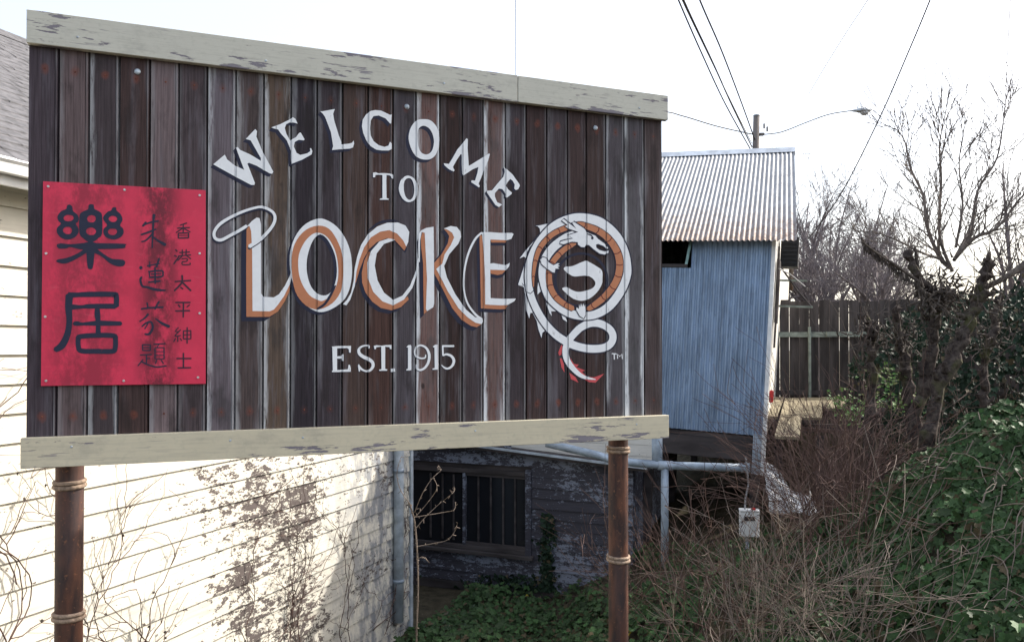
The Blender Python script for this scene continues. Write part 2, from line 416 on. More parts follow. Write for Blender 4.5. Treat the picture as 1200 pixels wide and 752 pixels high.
# downspout by the corner
xd, zd = WH.at(466, 600, .06)
dp = empty('downspout', WH.o + WH.x*(xd) + WH.n*.075, (0, 0, AA), 'pale round downspout on the corner of the white clapboard house', 'pipe')
dp.location.z = .25
link('pipe', tubemesh([(0, 0, 0), (0, 0, 1.9), (0, 0, ztop-.35)], .062, 12), dp, M['palepaint'], True)
for zz in (.5, 1.85, 3.2):
    link('strap', tubemesh([(0, 0, zz-.02), (0, 0, zz+.02)], .07, 12), dp, M['pipe'], True)

# ------------------------------------------------------------------ dark wing with the boarded window
BA = R(-21.5)
w0 = P(560, 680, 11.5); WG = Frame((w0.x, w0.y, 0), BA)
wing = empty('weathered_shed', WG.o, (0, 0, BA), 'dark unpainted clapboard shed with a barred window in shade', 'shed')
xl, xr = -1.9, WG.at(742, 600)[0]
xa, za = WG.at(576, 522); xb, zb = WG.at(714, 540)
def roofz(x): return za + (zb-za)*(x-xa)/(xb-xa)
wx0, wz0 = WG.at(470, 634); wx1, wz1 = WG.at(616, 557); wz0 = WG.at(616, 646)[1]
zbase = WG.at(560, 682)[1]
z = zbase; EXD = .147; random.seed(5)
while z < roofz(xl):
    j = random.uniform(-.006, .008)
    prof = [(-.024-j, z), (-.006, z+EXD+.01), (.012, z+EXD+.01), (.012, z)]
    xe = min(xr, xa + (z+.11-za)/(zb-za)*(xb-xa)) if z+.11 > zb else xr
    if xe > xl+.1:
        if z+EXD*.6 > wz0-.06 and z+EXD*.4 < wz1+.08:
            link('clapboard', prism(prof, 'x', wx1+.10, xe), wing, M['sidingD'])
        else:
            link('clapboard', prism(prof, 'x', xl, xe), wing, M['sidingD'])
    z += EXD
link('sill_beam', boxmesh(xl, xr, -.05, .1, zbase-.14, zbase-.01, bev=.006), wing, M['darkwood'])
bm = bmesh.new()
for q in ((xl, .016), (xr-.01, .016)): pass
link('wall', prism([(xl, 0), (xr-.03, 0), (xr-.03, roofz(xr)-.05), (wx1+.06, roofz(wx1)-.05), (wx1+.06, wz0-.05), (xl, wz0-.05)], 'y', .014, .06), wing, M['darkwood'])
link('wall', prism([(xl, wz1+.03), (wx1+.055, wz1+.03), (wx1+.055, roofz(wx1)-.06), (xl, roofz(xl)-.05)], 'y', .016, .058), wing, M['darkwood'])
link('side_wall', boxmesh(xr-.03, xr, .07, 3.6, 0, roofz(xr)-.05), wing, M['sidingD'])
th = math.atan((zb-za)/(xb-xa))
rf = link('roof', prism([(xl-.2, roofz(xl-.2)), (xr+.22, roofz(xr+.22)), (xr+.22, roofz(xr+.22)-.06), (xl-.2, roofz(xl-.2)-.06)], 'y', -.16, .115), wing, M['darkwood'])
link('edge_flashing', prism([(xl-.2, roofz(xl-.2)+.012), (xr+.23, roofz(xr+.23)+.012), (xr+.23, roofz(xr+.23)-.02), (xl-.2, roofz(xl-.2)-.02)], 'y', -.185, -.163), rf, M['palepaint'])
win = link('window', boxmesh(wx0, wx1+.005, -.05, .03, wz1-.01, wz1+.055, bev=.004), wing, M['darkwood'])
link('lower_rail', boxmesh(wx0, wx1+.005, -.05, .03, wz0-.04, wz0+.02, bev=.004), win, M['darkwood'])
link('casing', boxmesh(wx1+.01, wx1+.10, -.055, .0, wz0-.05, wz1+.09, bev=.004), win, M['sidingD'])
link('sill', boxmesh(wx0, wx1+.14, -.11, .0, wz0-.10, wz0-.045, bev=.006), win, M['darkwood'])
xm = WG.at(545, 600)[0]
link('mullion', boxmesh(xm-.022, xm+.022, -.045, .02, wz0+.02, wz1-.01, bev=.003), win, M['sidingD'])
for pxx in (505, 519, 532, 561, 575.5, 590, 604):
    xx = WG.at(pxx, 600)[0]
    link('bar', boxmesh(xx-.013, xx+.013, -.02, .006, wz0+.07, wz1-.05, bev=.002), win, M['darkwood'])
link('sash_rail', boxmesh(xm+.024, wx1, -.03, .01, wz0+.02, wz0+.07), win, M['darkwood'])
link('sash_rail', boxmesh(xm+.024, wx1, -.03, .01, wz1-.05, wz1-.011), win, M['darkwood'])
for a, b in ((wx0, xm-.022), (xm+.022, wx1)):
    link('pane', boxmesh(a, b, .012, .02, wz0+.02, wz1-.01), win, M['glass'])

# ------------------------------------------------------------------ corrugated tin building on stilts
ROLL = .052; YC = 10.4
c0 = P(896, 511, YC)
tin = empty('corrugated_tin_building', c0, (0, ROLL, BA), 'leaning blue-grey corrugated tin building with rusty corrugated roof', 'building')
TR = Matrix.Translation(c0) @ Matrix.Rotation(BA, 4, 'Z') @ Matrix.Rotation(ROLL, 4, 'Y'); TRI = TR.inverted()
def tinpt(px, py, y=0.):       # photo pixel -> local (x,z) on the plane local y
    o = TRI @ CAM; d = TRI.to_3x3() @ ray(px, py); t = (y-o.y)/d.y; q = o + d*t; return q.x, q.z
HW, TW, TD = 2.74, 4.0, 6.6
ts = math.tan(R(30.6)); PIT = .068
wxr, wzt = tinpt(812, 279); wzb = tinpt(806, 314)[1]; wxl = wxr - .85
def corr(x0, x1, rows, f, hole=None, amp=.016, ph=0):
    nxx = int((x1-x0)/PIT*8); v = []; fc = []
    for r in rows:
        for i in range(nxx+1):
            x = x0 + (x1-x0)*i/nxx; v.append(f(x, r, amp*math.sin(2*math.pi*x/PIT)+ph))
    n1 = nxx+1
    for j in range(len(rows)-1):
        for i in range(nxx):
            if hole:
                xc = x0 + (x1-x0)*(i+.5)/nxx; rc = (rows[j]+rows[j+1])/2
                if hole[0] < xc < hole[1] and hole[2] < rc < hole[3]: continue
            fc.append((j*n1+i, j*n1+i+1, (j+1)*n1+i+1, (j+1)*n1+i))
    return pymesh(v, fc)
rowsw = [0, .5, 1.0, 1.5, 2.0, wzb, wzt, HW] if wzt < HW-.02 else [0, .5, 1.0, 1.5, 2.0, wzb, HW]
x = 0; i = 0
while x > -TW+.1:
    xx = max(x-.68, -TW)
    link('wall_sheet', corr(xx-.03, x, rowsw, lambda a, r, w: (a, w, r), (wxl, wxr, wzb, HW+.1), ph=-.004*(i % 2)), tin, M['tinwall'], True)
    x = xx; i += 1
zr = lambda y: HW + .03 + y*ts
yr = 3.12; xrt = .29; x = xrt; i = 0
rw = [-.27, .6, 1.5, 2.4, yr]
while x > -TW-.2:
    xx = max(x-.66, -TW-.25)
    ja = random.uniform(-.012, .012)
    link('roof_sheet', corr(xx-.04, x, [-.27+ja]+rw[1:], lambda a, r, w: (a-.06*(r+.27), r - w*.5, zr(r)+w*.86), amp=.011, ph=.004*(i % 2)), tin, M['tinroof'], True)
    link('roof_sheet', corr(xx-.04, x, [yr, TD+.2], lambda a, r, w: (a-.06*(yr+.27), r + w*.5, zr(2*yr-r)+w*.86), amp=.011), tin, M['tinroof'], True)
    x = xx; i += 1
link('ridge_cap', prism([(yr-.15, zr(yr-.15)+.02), (yr, zr(yr)+.05), (yr+.15, zr(yr-.15)+.02), (yr, zr(yr)+.03)], 'x', -TW-.47, xrt-.19), tin, M['ridge'])
# right side wall of white boards with the gable above
x = 0; i = 0; yy = .10; random.seed(9)
while yy < TD-.05:
    w = .17; zt = zr(yy+w/2) if yy+w/2 < yr else zr(2*yr-yy-w/2)
    link('side_board', boxmesh(-.03, -.004+random.uniform(0, .005), yy, yy+w-.005, -.02, zt-.07), tin, M['sidingT']); yy += w
link('corner_trim', boxmesh(-.03, .022, -.035, .095, -.52, HW-.02, bev=.003), tin, M['whitepaint'])
link('corner_flashing', boxmesh(-.145, -.032, -.028, -.012, -.52, .02), tin, M['pipe'])
link('back_wall', boxmesh(-TW, 0-.04, TD-.06, TD, 0, HW-.2), tin, M['darkwood'])
link('left_wall', prism([(.02, 0), (TD-.07, 0), (TD-.07, HW-.2), (yr, zr(yr)-.04), (.02, HW-.02)], 'x', -TW, -TW+.04), tin, M['darkwood'])
link('floor', boxmesh(-TW, -.035, .03, TD-.07, -.08, -.02), tin, M['darkwood'])
link('skirt_beam', boxmesh(-TW, -.15, .0, .06, -.36, -.085, bev=.006), tin, M['darkwood'])
for xx, yy in ((-.10, .12), (-1.6, .3), (-3.2, .3), (-.1, 2.4), (-1.6, 2.4), (-3.2, 2.4), (-.1, 5), (-1.6, 5), (-3.2, 5)):
    link('stilt', boxmesh(xx-.06, xx+.06, yy-.05, yy+.07, -2.4, -.09, bev=.006), tin, M['darkwood'])
for yy in (1.2, 2.6, 4.0): link('joist', boxmesh(-TW, -.04, yy, yy+.08, -.26, -.085), tin, M['darkwood'])
# white boards showing above the shed's lean-to edge
lx1 = WG.at(765, 540, -.13)[0]; lx0 = WG.at(560, 520, -.13)[0]; zz = WG.at(750, 548, -.13)[1]
while zz < EYE-1.1:
    link('upper_board', boxmesh(lx0, lx1, .13, .155, zz, zz+.155), wing, M['sidingT']); zz += .16
# propped-open awning sash
aw = link('awning_sash', boxes([(wxl, wxr, -.40, -.36, wzb-.03, wzb+.015)], bev=.003), tin, M['darkwood'])
for xx in (wxl, wxr-.035):
    v0 = [(xx, -.02, wzt+.02), (xx+.035, -.02, wzt+.02), (xx+.035, -.02, wzt-.03), (xx, -.02, wzt-.03)]
    v1 = [(xx, -.355, wzb+.03), (xx+.035, -.355, wzb+.03), (xx+.035, -.40, wzb-.02), (xx, -.40, wzb-.02)]
    link('sash_stile', pymesh(v0+v1, [(0, 1, 2, 3), (7, 6, 5, 4), (0, 4, 5, 1), (1, 5, 6, 2), (2, 6, 7, 3), (3, 7, 4, 0)]), aw, M['green'])
link('sash_pane', pymesh([(wxl+.03, -.03, wzt-.02), (wxr-.03, -.03, wzt-.02), (wxr-.03, -.38, wzb), (wxl+.03, -.38, wzb)], [(0, 1, 2, 3)]), aw, M['clearglass'])
# fittings on the side wall
link('shutter', boxmesh(.024, .06, .45, .85, 1.55, 2.45, bev=.004), tin, M['darkwood'])
bx = link('vent_box', boxmesh(.03, .28, 1.25, 1.65, 2.42, 2.86, bev=.01), tin, M['black'])
link('louvre', boxes([(.05, .26, 1.235, 1.25, 2.46+.06*q, 2.48+.06*q) for q in range(6)]), bx, M['black'])
link('bracket', boxes([(.025, .42, 1.28, 1.31, 2.20, 2.23), (.025, .52, 1.0, 1.03, 1.80, 1.83)]), tin, M['rail'])
link('bracket', tubemesh([(.03, 1.1, 2.42), (.30, 1.05, 2.05), (.50, 1.02, 1.82)], .014, 5), tin, M['darkwood'])
link('conduit', tubemesh([(.05, .3, 2.6), (.06, .32, 2.1), (.05, .3, 1.2)], .016, 6), tin, M['darkwood'])
link('service_cable', tubemesh([(.05, .3, 2.3), (.2, .5, 2.24), (.4, .9, 2.1)], .010, 5), tin, M['wirepale'])
link('tail_light', boxmesh(.026, .08, .12, .2, .45, .62, bev=.012), tin, M['redplastic'])

# ------------------------------------------------------------------ drain pipe run, meter box, plastic sheet
dr = empty('drain_pipe', P(779, 660, 9.9), (0, 0, 0), 'grey-blue drain pipe running level below the tin wall with one downpipe', 'pipe')
ro = Vector(dr.location); q = lambda px, py, Y: P(px, py, Y) - ro
link('run', tubemesh([q(640, 519, 10.15), q(700, 533, 10.0), q(722, 540, 9.95), q(779, 545, 9.9), q(840, 547, 9.8), q(876, 548, 9.75)], .052, 12), dr, M['pipe'], True)
link('elbow', tubemesh([q(868, 548, 9.77), q(879, 548, 9.74)], .062, 12), dr, M['pipe'], True)
link('downpipe', tubemesh([q(779, 546, 9.9), q(779, 600, 9.9), q(779, 672, 9.9)], .050, 12), dr, M['pipe'], True)
link('tee', tubemesh([q(771, 545, 9.9), q(788, 545.5, 9.9)], .062, 12), dr, M['pipe'], True)
link('riser', tubemesh([q(770, 545, 9.95), q(770, 505, 9.95)], .07, 12), dr, M['pipe'], True)
mb = P(878, 628, 9.3); gz = hgt(mb.x, mb.y)
mt = empty('meter_box', (mb.x, mb.y, gz), (0, 0, R(-12)), 'small white utility meter box on a thin stand pipe', 'meter')
h0 = mb.z-gz
link('housing', boxmesh(-.115, .115, -.06, .06, h0, h0+.30, bev=.012), mt, M['whitepaint'])
link('display', boxmesh(-.06, .06, -.068, -.061, h0+.20, h0+.25), mt, M['black'])
link('hinge_lid', boxmesh(-.118, .118, -.066, .063, h0+.303, h0+.325, bev=.004), mt, M['whitepaint'])
link('tag', boxmesh(.02, .07, -.05, -.02, h0+.326, h0+.35), mt, M['redplastic'])
link('stand_pipe', tubemesh([(-.02, .03, -.05), (-.02, .03, h0-.001)], .02, 8), mt, M['pipe'], True)
link('cable', tubemesh([(-.05, 0, h0+.32), (-.04, .02, h0+.45), (.0, .05, h0+.62), (-.03, .1, h0+.95)], .012, 6), mt, M['wirepale'])
bo = P(922, 588, 9.75); gz = hgt(bo.x, bo.y)
g = []; N1, N2 = 16, 12
for j in range(N2+1):
    for i in range(N1+1):
        u, w = i/N1, j/N2
        top = .30*(1-u)**1.6 + .15 + .10*math.sin(5*u+1)
        x = -.27 + .62*u + .05*mnoise.noise(Vector((u*4, w*4, 1)))
        y = -.15*math.cos(w*3) + .10*mnoise.noise(Vector((u*5, w*5, 7)))
        z = -.12 + (top+.12)*w + .05*mnoise.noise(Vector((u*6, w*6, 3)))
        g.append((x, y, z))
bag = link('plastic_sheet', pymesh(g, [(j*(N1+1)+i, j*(N1+1)+i+1, (j+1)*(N1+1)+i+1, (j+1)*(N1+1)+i) for j in range(N2) for i in range(N1)]), None, M['bag'], True,
           'crumpled white plastic sheet slumped below the loose deck boards', 'sheet')
bag.location = bo
mod = bag.modifiers.new('thickness', 'SOLIDIFY'); mod.thickness = .006

# ------------------------------------------------------------------ loose deck boards and fence
random.seed(21)
FY = 13.0
dk = empty('board_walk', P(930, 500, 10.6), (0, 0, 0), 'pale timber boardwalk of loose planks between tin building and fence', 'boardwalk')
ro = Vector(dk.location)
def slab(a, b, w, t=.035):
    a = Vector(a); b = Vector(b); d = (b-a); s = Vector((d.y, -d.x, 0)).normalized()*w/2; u = Vector((0, 0, t))
    v = [a-s, a+s, b+s, b-s, a-s-u, a+s-u, b+s-u, b-s-u]
    return pymesh([p-ro for p in v], [(0, 1, 2, 3), (7, 6, 5, 4), (0, 4, 5, 1), (1, 5, 6, 2), (2, 6, 7, 3), (3, 7, 4, 0)])
for (ax, ay, aY, bx_, by, bY, w) in ((915, 511, 9.5, 926, 466, 12.2, .15), (929, 511.5, 9.45, 936, 466, 12.2, .155), (904, 488, 10.9, 913, 465, 12.3, .15),
                                     (944, 489, 10.8, 947, 465.5, 12.3, .16), (957, 489, 10.75, 957, 465.5, 12.3, .15), (972, 478, 11.5, 969, 465, 12.3, .16),
                                     (987, 477, 11.6, 982, 465, 12.3, .15)):
    link('deck_board', slab(P(ax, ay, aY), P(bx_, by, bY), w), dk, M['deckwood'])
for yy, dz in ((11.2, .0), (12.1, .0)):
    a = P(905, 492 if yy < 12 else 474, yy); b = P(1040, 492 if yy < 12 else 474, yy)
    link('bearer', slab(a - Vector((0, 0, .06)), b - Vector((0, 0, .06)), .09, .12), dk, M['darkwood'])
for pxx in (912, 960, 1035):
    a = P(pxx, 495, 11.2); gz = hgt(a.x, a.y)
    link('post', boxmesh(a.x-ro.x-.05, a.x-ro.x+.05, a.y-ro.y-.04, a.y-ro.y+.04, gz-.1-ro.z, a.z-.19-ro.z), dk, M['darkwood'])
link('brace', slab(P(936, 500, 10.7), P(1030, 507, 10.6), .05, .05), dk, M['twig'])
fx0 = P(903, 400, FY).x
fen = empty('board_fence', (fx0, FY, 0), (0, 0, R(-3)), 'dark weathered board fence with pale green rails behind the bare shrubs', 'fence')
x = 0
zt0 = P(950, 352, FY).z
while x < 5.2:
    w = .165 + random.uniform(-.008, .008); gz = 1.9
    tz = zt0 + random.uniform(-.025, .02); t = random.uniform(-.004, .004)
    link('fence_board', boxmesh(x, x+w-random.uniform(.006, .014), t, t+.02, gz, tz, bev=.002), fen, M['fencewood']); x += w
z1 = P(950, 391.5, FY).z; z2 = P(950, 459, FY).z
link('rail', boxmesh(.02, 1.0, -.06, -.012, z1-.05, z1+.035), fen, M['rail']); link('rail', boxmesh(.9, 3.0, -.105, -.062, z1-.045, z1+.04), fen, M['rail'])
link('rail', boxmesh(.02, 5.2, -.06, -.012, z2-.05, z2+.03), fen, M['fencewood'])
link('fence_post', boxmesh(.60, .64, -.10, -.064, 1.9, z1+.12), fen, M['rail'])
# ------------------------------------------------------------------ the welcome sign
SL = Vector(((31-600)/FPX*3.3, 3.3, 0)); SRt = Vector(((782-600)/FPX*4.427, 4.427, 0))
SA = math.atan2(SRt.y-SL.y, SRt.x-SL.x); SW = (SRt-SL).length
SG = Frame(SL, SA)
sign = empty('welcome_sign', SL, (0, 0, SA), 'large plank welcome sign with painted lettering and dragon, on two rusty pipe posts', 'sign')
ZT = SG.at(33, 11, .035)[1]; ZT2 = SG.at(33, 50, .035)[1]; ZB2 = SG.at(29, 513, .035)[1]; ZB = SG.at(29, 549, .035)[1]
ZP = ZB2                                       # plank origin: upper edge of the bottom trim
seams = [31, 67.5, 103.3, 139, 175, 209, 242.5, 276, 309, 341, 371.7, 401.7, 431.7, 461, 488, 516, 542.5, 567, 593, 617.5, 641.7, 666, 688, 711, 732.5, 756, 776]
sx = [SG.at(p, 450)[0] for p in seams]
GR = (.105, .10, .115); DB = (.06, .042, .04); DG = (.062, .056, .066); OL = (.095, .075, .06); RB = (.115, .06, .05)
cols = [(.075, .07, .085, .0), (.15, .135, .145, .1), (.06, .054, .062, .35), (.07, .055, .056, 0), (.19, .175, .19, .15), (.085, .078, .088, .1), (.15, .145, .17, .5),
        (.09, .08, .082, .3), (.105, .085, .068, .55), (.035, .033, .042, .15), (.06, .057, .068, .1), (.085, .07, .066, 0), (.08, .056, .052, .1), (.085, .085, .10, .25),
        (.14, .088, .08, .9), (.045, .034, .034, .1), (.065, .058, .066, .15), (.12, .078, .072, .85), (.06, .056, .066, .2), (.055, .044, .046, 0), (.072, .068, .078, .1),
        (.062, .05, .052, .05), (.062, .05, .05, 0), (.085, .085, .1, .55), (.075, .075, .088, .85), (.085, .076, .08, .15)]
plank_obj = []
for i in range(26):
    a, b = sx[i]+.001, sx[i+1]; w = b-a; c = (a+b)/2; h = w/2
    r = random.Random(i); dn = r.uniform(-.0015, .0015)
    if i < 25:
        prof = [(-h, 0), (-h, .02), (h-.002, .02), (h-.008, .008), (h-.0085, .0015), (h-.0105, 0), (h-.0145, 0), (h-.0165, .0015), (h-.0168, .004), (h-.0195, .004), (h-.02, 0)]
    else:
        prof = [(-h, 0), (-h, .02), (h, .02), (h, 0)]
    prof = [(x, y) for x, y in prof]
    me = prism(prof, 'z', ZB+.02-ZP, ZT-.02-ZP)
    o = link('plank', me, sign, M['plank']); o.location = (c, 0, ZP); o.color = tuple(min(1, max(0, tn*.74*(cc + .35*(cc-sum(cols[i][:3])/3)))) for cc, tn in zip(cols[i][:3], (1.10, .97, .89))) + (cols[i][3],); plank_obj.append(o)
    for zz in (.085, 1.595):
        nl = link('nail', tubemesh([(0, .0, zz), (0, -.0018, zz)], [.0045, .0035], 7), o, M['nail'])
WPL = sx[26]
link('backing', boxmesh(.02, WPL-.02, .0215, .03, ZB+.03, ZT-.03), sign, M['gapdark'])
for zz in (ZB+.12, (ZB+ZT)/2, ZT-.16):
    link('back_rail', boxmesh(.03, WPL-.03, .031, .07, zz-.05, zz+.05), sign, M['darkwood'])
xj = SG.at(607, 95, .035)[0]; xe = SG.at(783, 120, .035)[0]
link('top_trim', boxmesh(-.002, xj-.0015, -.035, -.002, ZT2, ZT, bev=.002), sign, M['trim']).color = (.57, .56, .485, 1)
link('top_trim', boxmesh(xj+.0015, xe, -.035, -.002, ZT2+.001, ZT-.001, bev=.002), sign, M['trim']).color = (.57, .56, .485, 1)
link('bottom_trim', boxmesh(-.012, xe, -.036, -.002, ZB, ZB2, bev=.002), sign, M['trim']).color = (.60, .545, .405, 1)
link('top_cap', boxmesh(0, xe-.01, -.001, .035, ZT-.019, ZT-.004), sign, M['trim']).color = (.4, .4, .36, 1)
for zz, pp in ((ZB2-.045, (84, 270, 355, 557, 746)), (ZT2+.05, (88, 310, 520, 750))):
    for p in pp:
        xx = SG.at(p, 500, .035)[0]
        link('trim_nail', tubemesh([(xx, -.0355, zz), (xx, -.0385, zz)], [.006, .004], 7), sign, M['bolt'])
for p, y in ((161, 84), (477, 125), (698, 150)):
    xx, zz = SG.at(p, y, .003)
    bm = bmesh.new(); bmesh.ops.create_uvsphere(bm, u_segments=12, v_segments=6, radius=.014)
    for v in bm.verts: v.co.y *= .55
    o = link('bolt', bm_mesh(bm), sign, M['bolt'], True); o.location = (xx, -.001, zz)
# posts with their bands
for pc, bands, hw in ((81.5, (566, 720), 15.6), (724.5, (526, 653), 11.8)):
    off = -.071-.057
    xx = SG.at(pc, 600, off)[0]; r = .057
    wp = SG.o + SG.x*xx - SG.n*(-off)
    gz = hgt(wp.x, wp.y)
    po = link('post', tubemesh([(xx, -off, gz-.3), (xx, -off, (ZB+.5)), (xx, -off, ZT-.3)], r, 24), sign, M['rust'], True)
    for by in bands:
        zz = SG.at(pc, by, off)[1]
        for dz, rr in ((-.011, .0105), (.009, .0095)):
            ring = [(xx + (r+.003)*math.cos(t), -off + (r+.003)*math.sin(t), zz+dz+.003*math.sin(t*1+by)) for t in np.linspace(0, 2*math.pi, 25)]
            link('band', tubemesh(ring, rr, 8), po, M['band'], True)

# ---- paint work: shapes traced in photo pixels, laid on the plank faces
class Paint:
    uid = 0
    def __init__(s, mats, frame=SG, off=0., cut=True): s.mats = mats; s.fr = frame; s.off = off; s.cut = cut; s.bm = bmesh.new()
    def poly(s, loops, mat, layer, conv=None):
        if not hasattr(loops[0][0], '__len__'): loops = [loops]
        L = []
        for lp in loops:
            if conv: lp = [conv(p) for p in lp]
            L.append([Vector((*s.fr.at(p[0], p[1], s.off), 0)) for p in lp])
        flat = [p for lp in L for p in lp]
        s._add(flat, geometry.tessellate_polygon(L), mat, layer)
    def stroke(s, pts, hw, mat, layer, conv=None, sc=1., sub=5, closed=False, smooth=True):
        if not hasattr(hw, '__len__'): hw = [hw]*len(pts)
        if conv: pts = [conv(p) for p in pts]; hw = [w/sc for w in hw]
        q = [(p[0], p[1], w) for p, w in zip(pts, hw)]
        if smooth: q = crom(q, sub, closed)
        if closed: q = q + [q[0]]
        n = len(q); v = []; f = []
        for i in range(n):
            a = q[max(i-1, 0)] if not closed else q[(i-1) % (n-1)]; b = q[min(i+1, n-1)] if not closed else q[(i+1) % (n-1)]
            dx, dy = b[0]-a[0], b[1]-a[1]; l = math.hypot(dx, dy) or 1; nx_, ny_ = -dy/l, dx/l; w = q[i][2]
            v += [(q[i][0]+nx_*w, q[i][1]+ny_*w), (q[i][0]-nx_*w, q[i][1]-ny_*w)]
        f = [(2*i, 2*i+1, 2*i+3, 2*i+2) for i in range(n-1)]
        if not closed:                                    # round ends
            for k, sg in ((0, -1), (n-1, 1)):
                a = q[k]; b = q[1] if k == 0 else q[n-2]
                dx, dy = a[0]-b[0], a[1]-b[1]; l = math.hypot(dx, dy) or 1
                m = len(v); v.append((a[0]+dx/l*a[2]*.7, a[1]+dy/l*a[2]*.7)); f.append((2*k, 2*k+1, m))
        s._add([Vector((*s.fr.at(p[0], p[1], s.off), 0)) for p in v], f, mat, layer)
    def _add(s, flat, faces, mat, layer):
        Paint.uid += 1
        b = bmesh.new(); vs_ = [b.verts.new(p) for p in flat]
        for t in faces:
            try: b.faces.new([vs_[i] for i in t])
            except ValueError: pass
        n = s.off + .0006 + layer*.0004 + (Paint.uid % 40)*.0000015
        x0 = min(p.x for p in flat); x1 = max(p.x for p in flat)
        if s.cut:
            for e in sx[1:-1]:
                if x0-.02 < e < x1+.02:
                    for c in (e-.0085, e+.001):
                        bmesh.ops.bisect_plane(b, geom=b.verts[:]+b.edges[:]+b.faces[:], plane_co=(c, 0, 0), plane_no=(1, 0, 0))
        for fc in b.faces:
            if fc.calc_area() < 1e-9: continue
            cx = fc.calc_center_median().x; d = n
            if s.cut and any(e-.0085 < cx < e+.001 for e in sx[1:-1]): d = n - .0045
            vv = [s.bm.verts.new((v.co.x, -d, v.co.y)) for v in fc.verts]
            nf = s.bm.faces.new(vv); nf.material_index = mat
            if nf.normal.y > 0: nf.normal_flip()
        b.free()
    def done(s, name, parent):
        s.bm.normal_update()
        for f in s.bm.faces:
            if f.normal.y > 0: f.normal_flip()
        me = bpy.data.meshes.new(name); s.bm.to_mesh(me); s.bm.free()
        return link(name, me, parent, s.mats)
def cv(ox, oy, sc): return lambda p: (ox + p[0]/sc, oy + p[1]/sc)
def sm(lp): return [tuple(p) for p in crom(lp, 3, True)]
PM = [M['navy'], M['orange'], M['white'], M['redpaint'], M['maroon']]
def with_shadow(pt, loops, mat, conv, dx, dy, steps=3, layer=3):
    if not hasattr(loops[0][0], '__len__'): loops = [loops]
    pix = [[conv(p) for p in lp] for lp in loops]
    for k in range(1, steps+1):
        pt.poly([[(x+dx*k/steps, y+dy*k/steps) for x, y in lp] for lp in pix], 0, 0)
    if mat is not None: pt.poly(pix, mat, layer)
# WELCOME
cA = cv(240, 130, 7.914); cB = cv(365, 115, 7.5); cC = cv(510, 150, 7.518); cD = cv(430, 195, 15.04)
W_ = [(78, 497), (185, 407), (198, 430), (205, 450), (275, 505), (365, 548), (287, 340), (305, 337), (330, 365), (420, 405), (520, 465), (520, 440), (425, 275), (380, 262), (468, 170), (485, 190), (478, 240), (530, 365), (635, 565), (625, 585), (600, 580), (480, 510), (410, 483), (395, 490), (465, 670), (460, 688), (430, 688), (300, 620), (110, 515)]
E1 = [(617, 155), (700, 125), (780, 85), (815, 60), (840, 75), (860, 120), (830, 112), (790, 108), (755, 125), (742, 160), (755, 210), (790, 275), (845, 245), (875, 205), (890, 203), (925, 265), (920, 275), (870, 270), (835, 290), (825, 330), (850, 390), (885, 410), (950, 395), (978, 375), (975, 348), (985, 347), (997, 375), (990, 405), (900, 455), (805, 492), (800, 450), (800, 370), (760, 275), (700, 205), (680, 175), (640, 165)]
L_ = [(75, 118), (95, 118), (205, 98), (190, 140), (200, 200), (240, 330), (262, 385), (262, 408), (330, 402), (355, 395), (370, 375), (375, 400), (365, 435), (340, 445), (240, 452), (180, 458), (190, 425), (185, 390), (170, 300), (120, 170), (100, 140)]
C_ = [(705, 145), (700, 225), (690, 225), (650, 180), (590, 155), (545, 160), (520, 200), (515, 270), (520, 330), (545, 380), (590, 415), (640, 430), (675, 420), (690, 385), (705, 400), (705, 450), (680, 462), (620, 462), (570, 455), (520, 425), (480, 370), (455, 310), (443, 250), (450, 190), (480, 145), (520, 115), (560, 107), (610, 112), (650, 130), (690, 150)]
O_ = [sm([(975, 187), (1040, 195), (1090, 240), (1118, 300), (1125, 370), (1115, 440), (1090, 500), (1050, 535), (1000, 542), (945, 530), (900, 490), (870, 430), (853, 360), (862, 290), (890, 230), (930, 195)]),
      sm([(985, 245), (1030, 265), (1060, 310), (1075, 370), (1070, 430), (1050, 475), (1010, 497), (965, 480), (940, 430), (932, 370), (932, 310), (945, 265)])]
M_ = [(75, 312), (120, 318), (150, 270), (195, 190), (230, 150), (275, 92), (287, 100), (285, 180), (295, 335), (330, 315), (475, 225), (480, 235), (465, 290), (430, 370), (400, 450), (382, 490), (392, 515), (385, 525), (315, 478), (320, 462), (350, 465), (370, 400), (380, 345), (330, 365), (270, 405), (250, 418), (240, 405), (235, 330), (235, 240), (225, 230), (185, 290), (155, 345), (170, 375), (160, 385), (120, 365), (80, 330)]
E2 = [(605, 345), (625, 360), (680, 410), (740, 495), (745, 510), (730, 540), (710, 548), (695, 535), (700, 500), (680, 465), (660, 450), (635, 480), (622, 510), (640, 540), (675, 570), (670, 585), (630, 615), (620, 605), (622, 580), (590, 540), (560, 535), (525, 575), (525, 605), (545, 655), (590, 675), (560, 698), (530, 680), (455, 570), (455, 555), (500, 550), (540, 500), (600, 430), (612, 385)]
pt = Paint(PM)
for lp, c in ((W_, cA), (E1, cA), (L_, cB), (C_, cB), (O_, cB)): with_shadow(pt, lp, 2, c, -3.2, 3.4)
for lp in (M_, E2): with_shadow(pt, lp, 2, cC, -2.2, 1.8)
for a, b in (((283, 95), (250, 110)), ((475, 222), (380, 280))): pass
pt.done('welcome_lettering', sign)
T_ = [(105, 115), (150, 105), (200, 125), (290, 120), (370, 125), (440, 138), (468, 150), (465, 215), (435, 215), (425, 180), (400, 160), (345, 155), (340, 250), (345, 560), (385, 572), (380, 590), (225, 590), (228, 570), (272, 562), (272, 155), (200, 148), (150, 155), (142, 195), (105, 195)]
